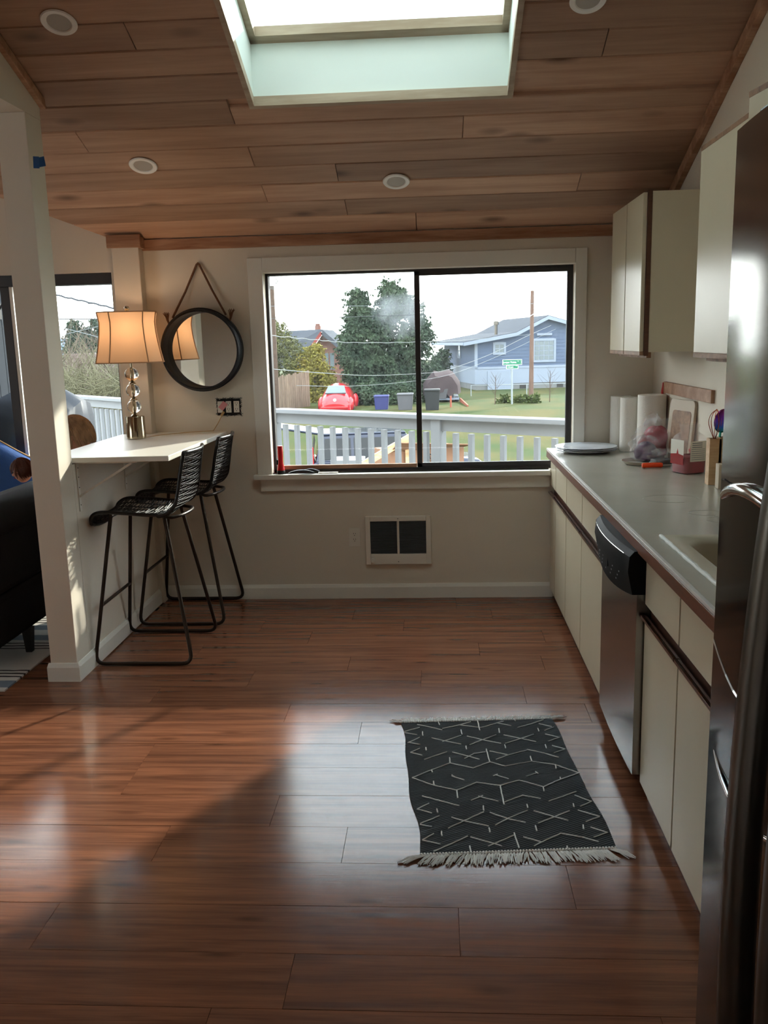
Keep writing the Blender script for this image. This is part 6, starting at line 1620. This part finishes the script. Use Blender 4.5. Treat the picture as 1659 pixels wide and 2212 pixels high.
# red rounded car seen from behind
pm('red_paint', (170, 30, 40), .2, coat=.5)
rc = at(728, 900, 44)
car = thing('red_car', 'red rounded small car seen from behind beside the bamboo', 'car', (rc.x, 43.2, zg(44)), radians(90))
def rsec(x, zt_, w, sh):
    out = []
    for k in range(14):
        a = pi*k/13; out.append((x, -w*cos(a)*1.0, .28+(zt_-.28)*max(0.0, sin(a))**sh))
    return out + [(x, w*.8, .22), (x, -w*.8, .22)]
P = MB(); loft(P, [rsec(-.02, .62, .58, .5), rsec(.12, .86, .74, .5), rsec(.5, 1.10, .80, .5), rsec(1.0, 1.42, .80, .62), rsec(1.7, 1.56, .80, .68), rsec(2.4, 1.50, .80, .66), rsec(3.1, 1.05, .80, .5), rsec(3.8, .86, .74, .5), rsec(4.05, .6, .6, .5)]); P.build('body', 'red_paint', car, local=True, smooth=60)
for x in (.75, 3.2):
    for s in (-1, 1):
        P = MB(); P.ball((x, s*.74, .52), (.52, .18, .42), 18, 12); P.build('fender', 'red_paint', car, local=True, smooth=180); wheel(car, (x, s*.80, .32), .32, .2)
P = MB(); P.prism([(.50, -.52, 1.06), (.50, .52, 1.06), (1.06, .40, 1.40), (1.06, -.40, 1.40)], (-.05, 0, .07)); P.build('rear_window', 'house_glass', car, local=True, bevel=.02)
P = MB(); P.lathe([(0, 0), (.075, 0), (.075, .02), (0, .02)], (.06, 0, .80), 20, Matrix.Rotation(-pi/2+.35, 3, 'Y')); em = P.build('emblem', 'chrome', car, local=True)
for s in (-1, 1): P = MB(); P.ball((.17, s*.62, .66), (.06, .09, .09), 12, 8); P.build('tail_light', 'red_plastic', car, local=True)
P = MB(); P.box((-.08, -.66, .36), (.06, .66, .5)); P.build('bumper', 'red_paint', car, local=True, bevel=.04)
# wheelie bins
def bin_(px, py, Y, w, hgt, mat, lab, open_=False):
    p = at(px, py, Y); g = zg(Y)
    t = thing('wheelie_bin', lab, 'bin', (p.x, Y, g), group='wheelie bins at the kerb')
    P = MB(); loft(P, [rrect(p.x-w*.40, p.x+w*.40, Y-.3, Y+.3, .04, g+.05, 3), rrect(p.x-w*.5, p.x+w*.5, Y-.36, Y+.36, .04, g+hgt*.92, 3)]); P.build('body', mat, t, smooth=30)
    P = MB(); P.box((p.x-w*.53, Y-.4, g+hgt*.92), (p.x+w*.53, Y+.4, g+hgt)); P.build('lid', mat, t, bevel=.03)
    P = MB(); P.tube([(p.x-w*.4, Y+.44, g+hgt*.9), (p.x+w*.4, Y+.44, g+hgt*.9)], .02, 6); P.build('handle', mat, t)
    for s in (-1, 1): P = MB(); P.lathe([(0, -.04), (.12, -.04), (.12, .04), (0, .04)], (p.x+s*w*.36, Y+.3, g+.12), 14, Matrix.Rotation(pi/2, 3, 'Y')); P.build('wheel', 'black_matte', t)
pm('bin_blue', (44, 50, 106), .5); pm('bin_grey', (84, 84, 90), .5); pm('bin_black', (24, 28, 32), .5)
bin_(825, 890, 43.5, .70, .98, 'bin_blue', 'blue wheelie bin at the kerb'); bin_(876, 890, 43, .76, 1.08, 'bin_grey', 'grey wheelie bin at the kerb beside the window mullion'); bin_(934, 890, 42.5, .72, 1.28, 'bin_black', 'black wheelie bin in front of the covered boat')
# boat under a tarp on a trailer
bt = at(955, 880, 49)
t = thing('covered_boat', 'boat under a faded brownish tarp on a trailer', 'boat', (bt.x, 49, zg(49)))
pm('boat_tarp', (70, 61, 64), .9, spec=.1, var=.15, vs=2)
g0 = zg(49); prof_ = [(-1.02, .72), (-1.0, 1.2), (-.86, 1.42), (-.42, 1.88), (-.1, 1.80), (.35, 1.92), (.62, 1.78), (.95, 1.30), (1.0, .80), (.72, .86), (.5, .55), (.2, .95), (-.1, .9), (-.4, .78), (-.7, .85)]
secs = []
for yy, kx, kz in ((47.2, .86, .90), (47.6, 1.0, 1.0), (48.6, 1.0, 1.03), (49.8, 1.02, 1.0), (50.8, .92, .92)):
    secs.append([(bt.x+x*kx*(1+.02*sin(9*x+yy)), yy+.1*sin(5*x), g0+z_*kz) for x, z_ in prof_])
P = MB(); loft(P, secs); P.build('tarp', 'boat_tarp', t, smooth=35)
P = MB(); P.box((bt.x-.9, 47.4, zg(49)+.42), (bt.x+.9, 50.6, zg(49)+.52)); P.build('trailer_bed', 'house_white', t)
P = MB(); loft(P, [[(bt.x-.2, 47.3, zg(49)+.5), (bt.x+.2, 47.3, zg(49)+.5), (bt.x+.3, 47.2, zg(49)+1.0), (bt.x-.3, 47.2, zg(49)+1.0)], [(bt.x-.6, 50.5, zg(49)+.52), (bt.x+.6, 50.5, zg(49)+.52), (bt.x+.9, 50.5, zg(49)+1.2), (bt.x-.9, 50.5, zg(49)+1.2)]]); P.build('hull', 'bin_grey', t)
for s in (-1, 1): P = MB(); P.lathe([(0, -.1), (.28, -.1), (.28, .1), (0, .1)], (bt.x+s*.78, 47.9, zg(49)+.28), 18, Matrix.Rotation(pi/2, 3, 'Y')); P.build('wheel', 'black_matte', t)
pm('rust_post', (150, 84, 66), .8)
for px, lab in ((974, 'reddish marker post in front of the boat trailer'), (1010, 'slanted orange rail at the edge of the parking pad')):
    p = at(px, 888, 43.8); P = MB()
    if px == 974: P.tube([(p.x, 43.8, -2.0), (p.x, 43.8, -1.15)], .05, 8)
    else: P.bar((p.x-.25, 47.5, -1.6), (p.x+.02, 43.9, -1.72), .06, .22)
    tag(P.build('marker_post', 'rust_post'), lab, 'post')
# carton, board and tub just beyond the railing
pm('cardboard', (138, 104, 84), .85, var=.05, vs=3)
c0 = at(905, 990, 14)
t = thing('cardboard_carton', 'large opened cardboard carton standing beyond the railing', 'box', (c0.x, 14, -2.5), radians(24))
tz = at(870, 945, 14).z + 2.5
P = MB(); P.box((-.62, -.35, 0), (.62, .35, tz-.16)); P.build('sides', 'cardboard', t, local=True)
P = MB(); P.prism([(-.62, -.35, tz-.16), (.62, -.35, tz-.16), (.66, -.62, tz-.10), (-.58, -.60, tz+.0)], (0, .006, .010)); P.build('flap', 'cardboard', t, local=True)
lettering('ZIRUS', .17, 'black_matte', 'lettering', t, (.12, -.352, tz-.42), (pi/2, radians(75), 0), .001, local=True)
a, b = at(778, 1004, 13), at(886, 944, 13.5)
P = MB(); P.bar((a.x-.55, 13, a.z-.33), b, .05, .10); P.bar((b.x-.05, 13.5, b.z-.05), (b.x-.02, 13.5, -2.5), .05, .06); P.bar((a.x-.5, 13, a.z-.36), (a.x-.5, 13, -2.5), .05, .06)
tag(P.build('timber_frame', 'pale_wood'), 'pale timber frame leaning toward the cardboard carton', 'timber')
a = at(752, 996, 16)
t = thing('white_tub', 'white plastic tub standing low behind the balusters', 'tub', (a.x, 16, -2.5))
P = MB(); loft(P, [rrect(a.x-.25, a.x+.25, 15.8, 16.2, .08, -2.5, 4), rrect(a.x-.30, a.x+.30, 15.7, 16.3, .08, at(748, 990, 16).z, 4)]); P.build('shell', 'rail_white', t, smooth=30)
# chimney smoke drifting across the conifers
sm = bpy.data.materials.new('smoke'); sm.use_nodes = True; nt = sm.node_tree
for n in list(nt.nodes): nt.nodes.remove(n)
o_ = nt.nodes.new('ShaderNodeOutputMaterial'); pv = nt.nodes.new('ShaderNodeVolumeScatter'); tc = nt.nodes.new('ShaderNodeTexCoord'); ns = nt.nodes.new('ShaderNodeTexNoise'); ml = nt.nodes.new('ShaderNodeMapRange')
ns.inputs['Scale'].default_value = .55; ns.inputs['Detail'].default_value = 3; ml.inputs['From Min'].default_value = .38; ml.inputs['From Max'].default_value = .72; ml.inputs['To Max'].default_value = .42
pv.inputs['Color'].default_value = (.80, .88, 1.0, 1)
L = nt.links.new; L(tc.outputs['Object'], ns.inputs['Vector']); L(ns.outputs['Fac'], ml.inputs['Value']); L(ml.outputs[0], pv.inputs['Density']); L(pv.outputs[0], o_.inputs['Volume']); MATS['smoke'] = sm
a = at(862, 680, 46.5)
P = MB(); P.ball((a.x, 46.5, a.z), (1.5, .7, 1.25), 20, 12)
tag(P.build('smoke', 'smoke', smooth=180), 'thin bluish smoke drifting in front of the conifers', 'smoke', kind='stuff')

# thin sea haze lying over the street
hz = bpy.data.materials.new('haze'); hz.use_nodes = True; nt = hz.node_tree
for n in list(nt.nodes): nt.nodes.remove(n)
o_ = nt.nodes.new('ShaderNodeOutputMaterial'); pv = nt.nodes.new('ShaderNodeVolumeScatter'); pv.inputs['Density'].default_value = .0009; pv.inputs['Color'].default_value = (.92, .96, 1, 1); pv.inputs['Anisotropy'].default_value = .35
nt.links.new(pv.outputs[0], o_.inputs['Volume']); MATS['haze'] = hz
P = MB(); P.box((-140, 27, -2.6), (140, 140, 30))
tag(P.build('haze', 'haze'), 'thin bright haze over the street and the far trees', 'haze', kind='stuff')
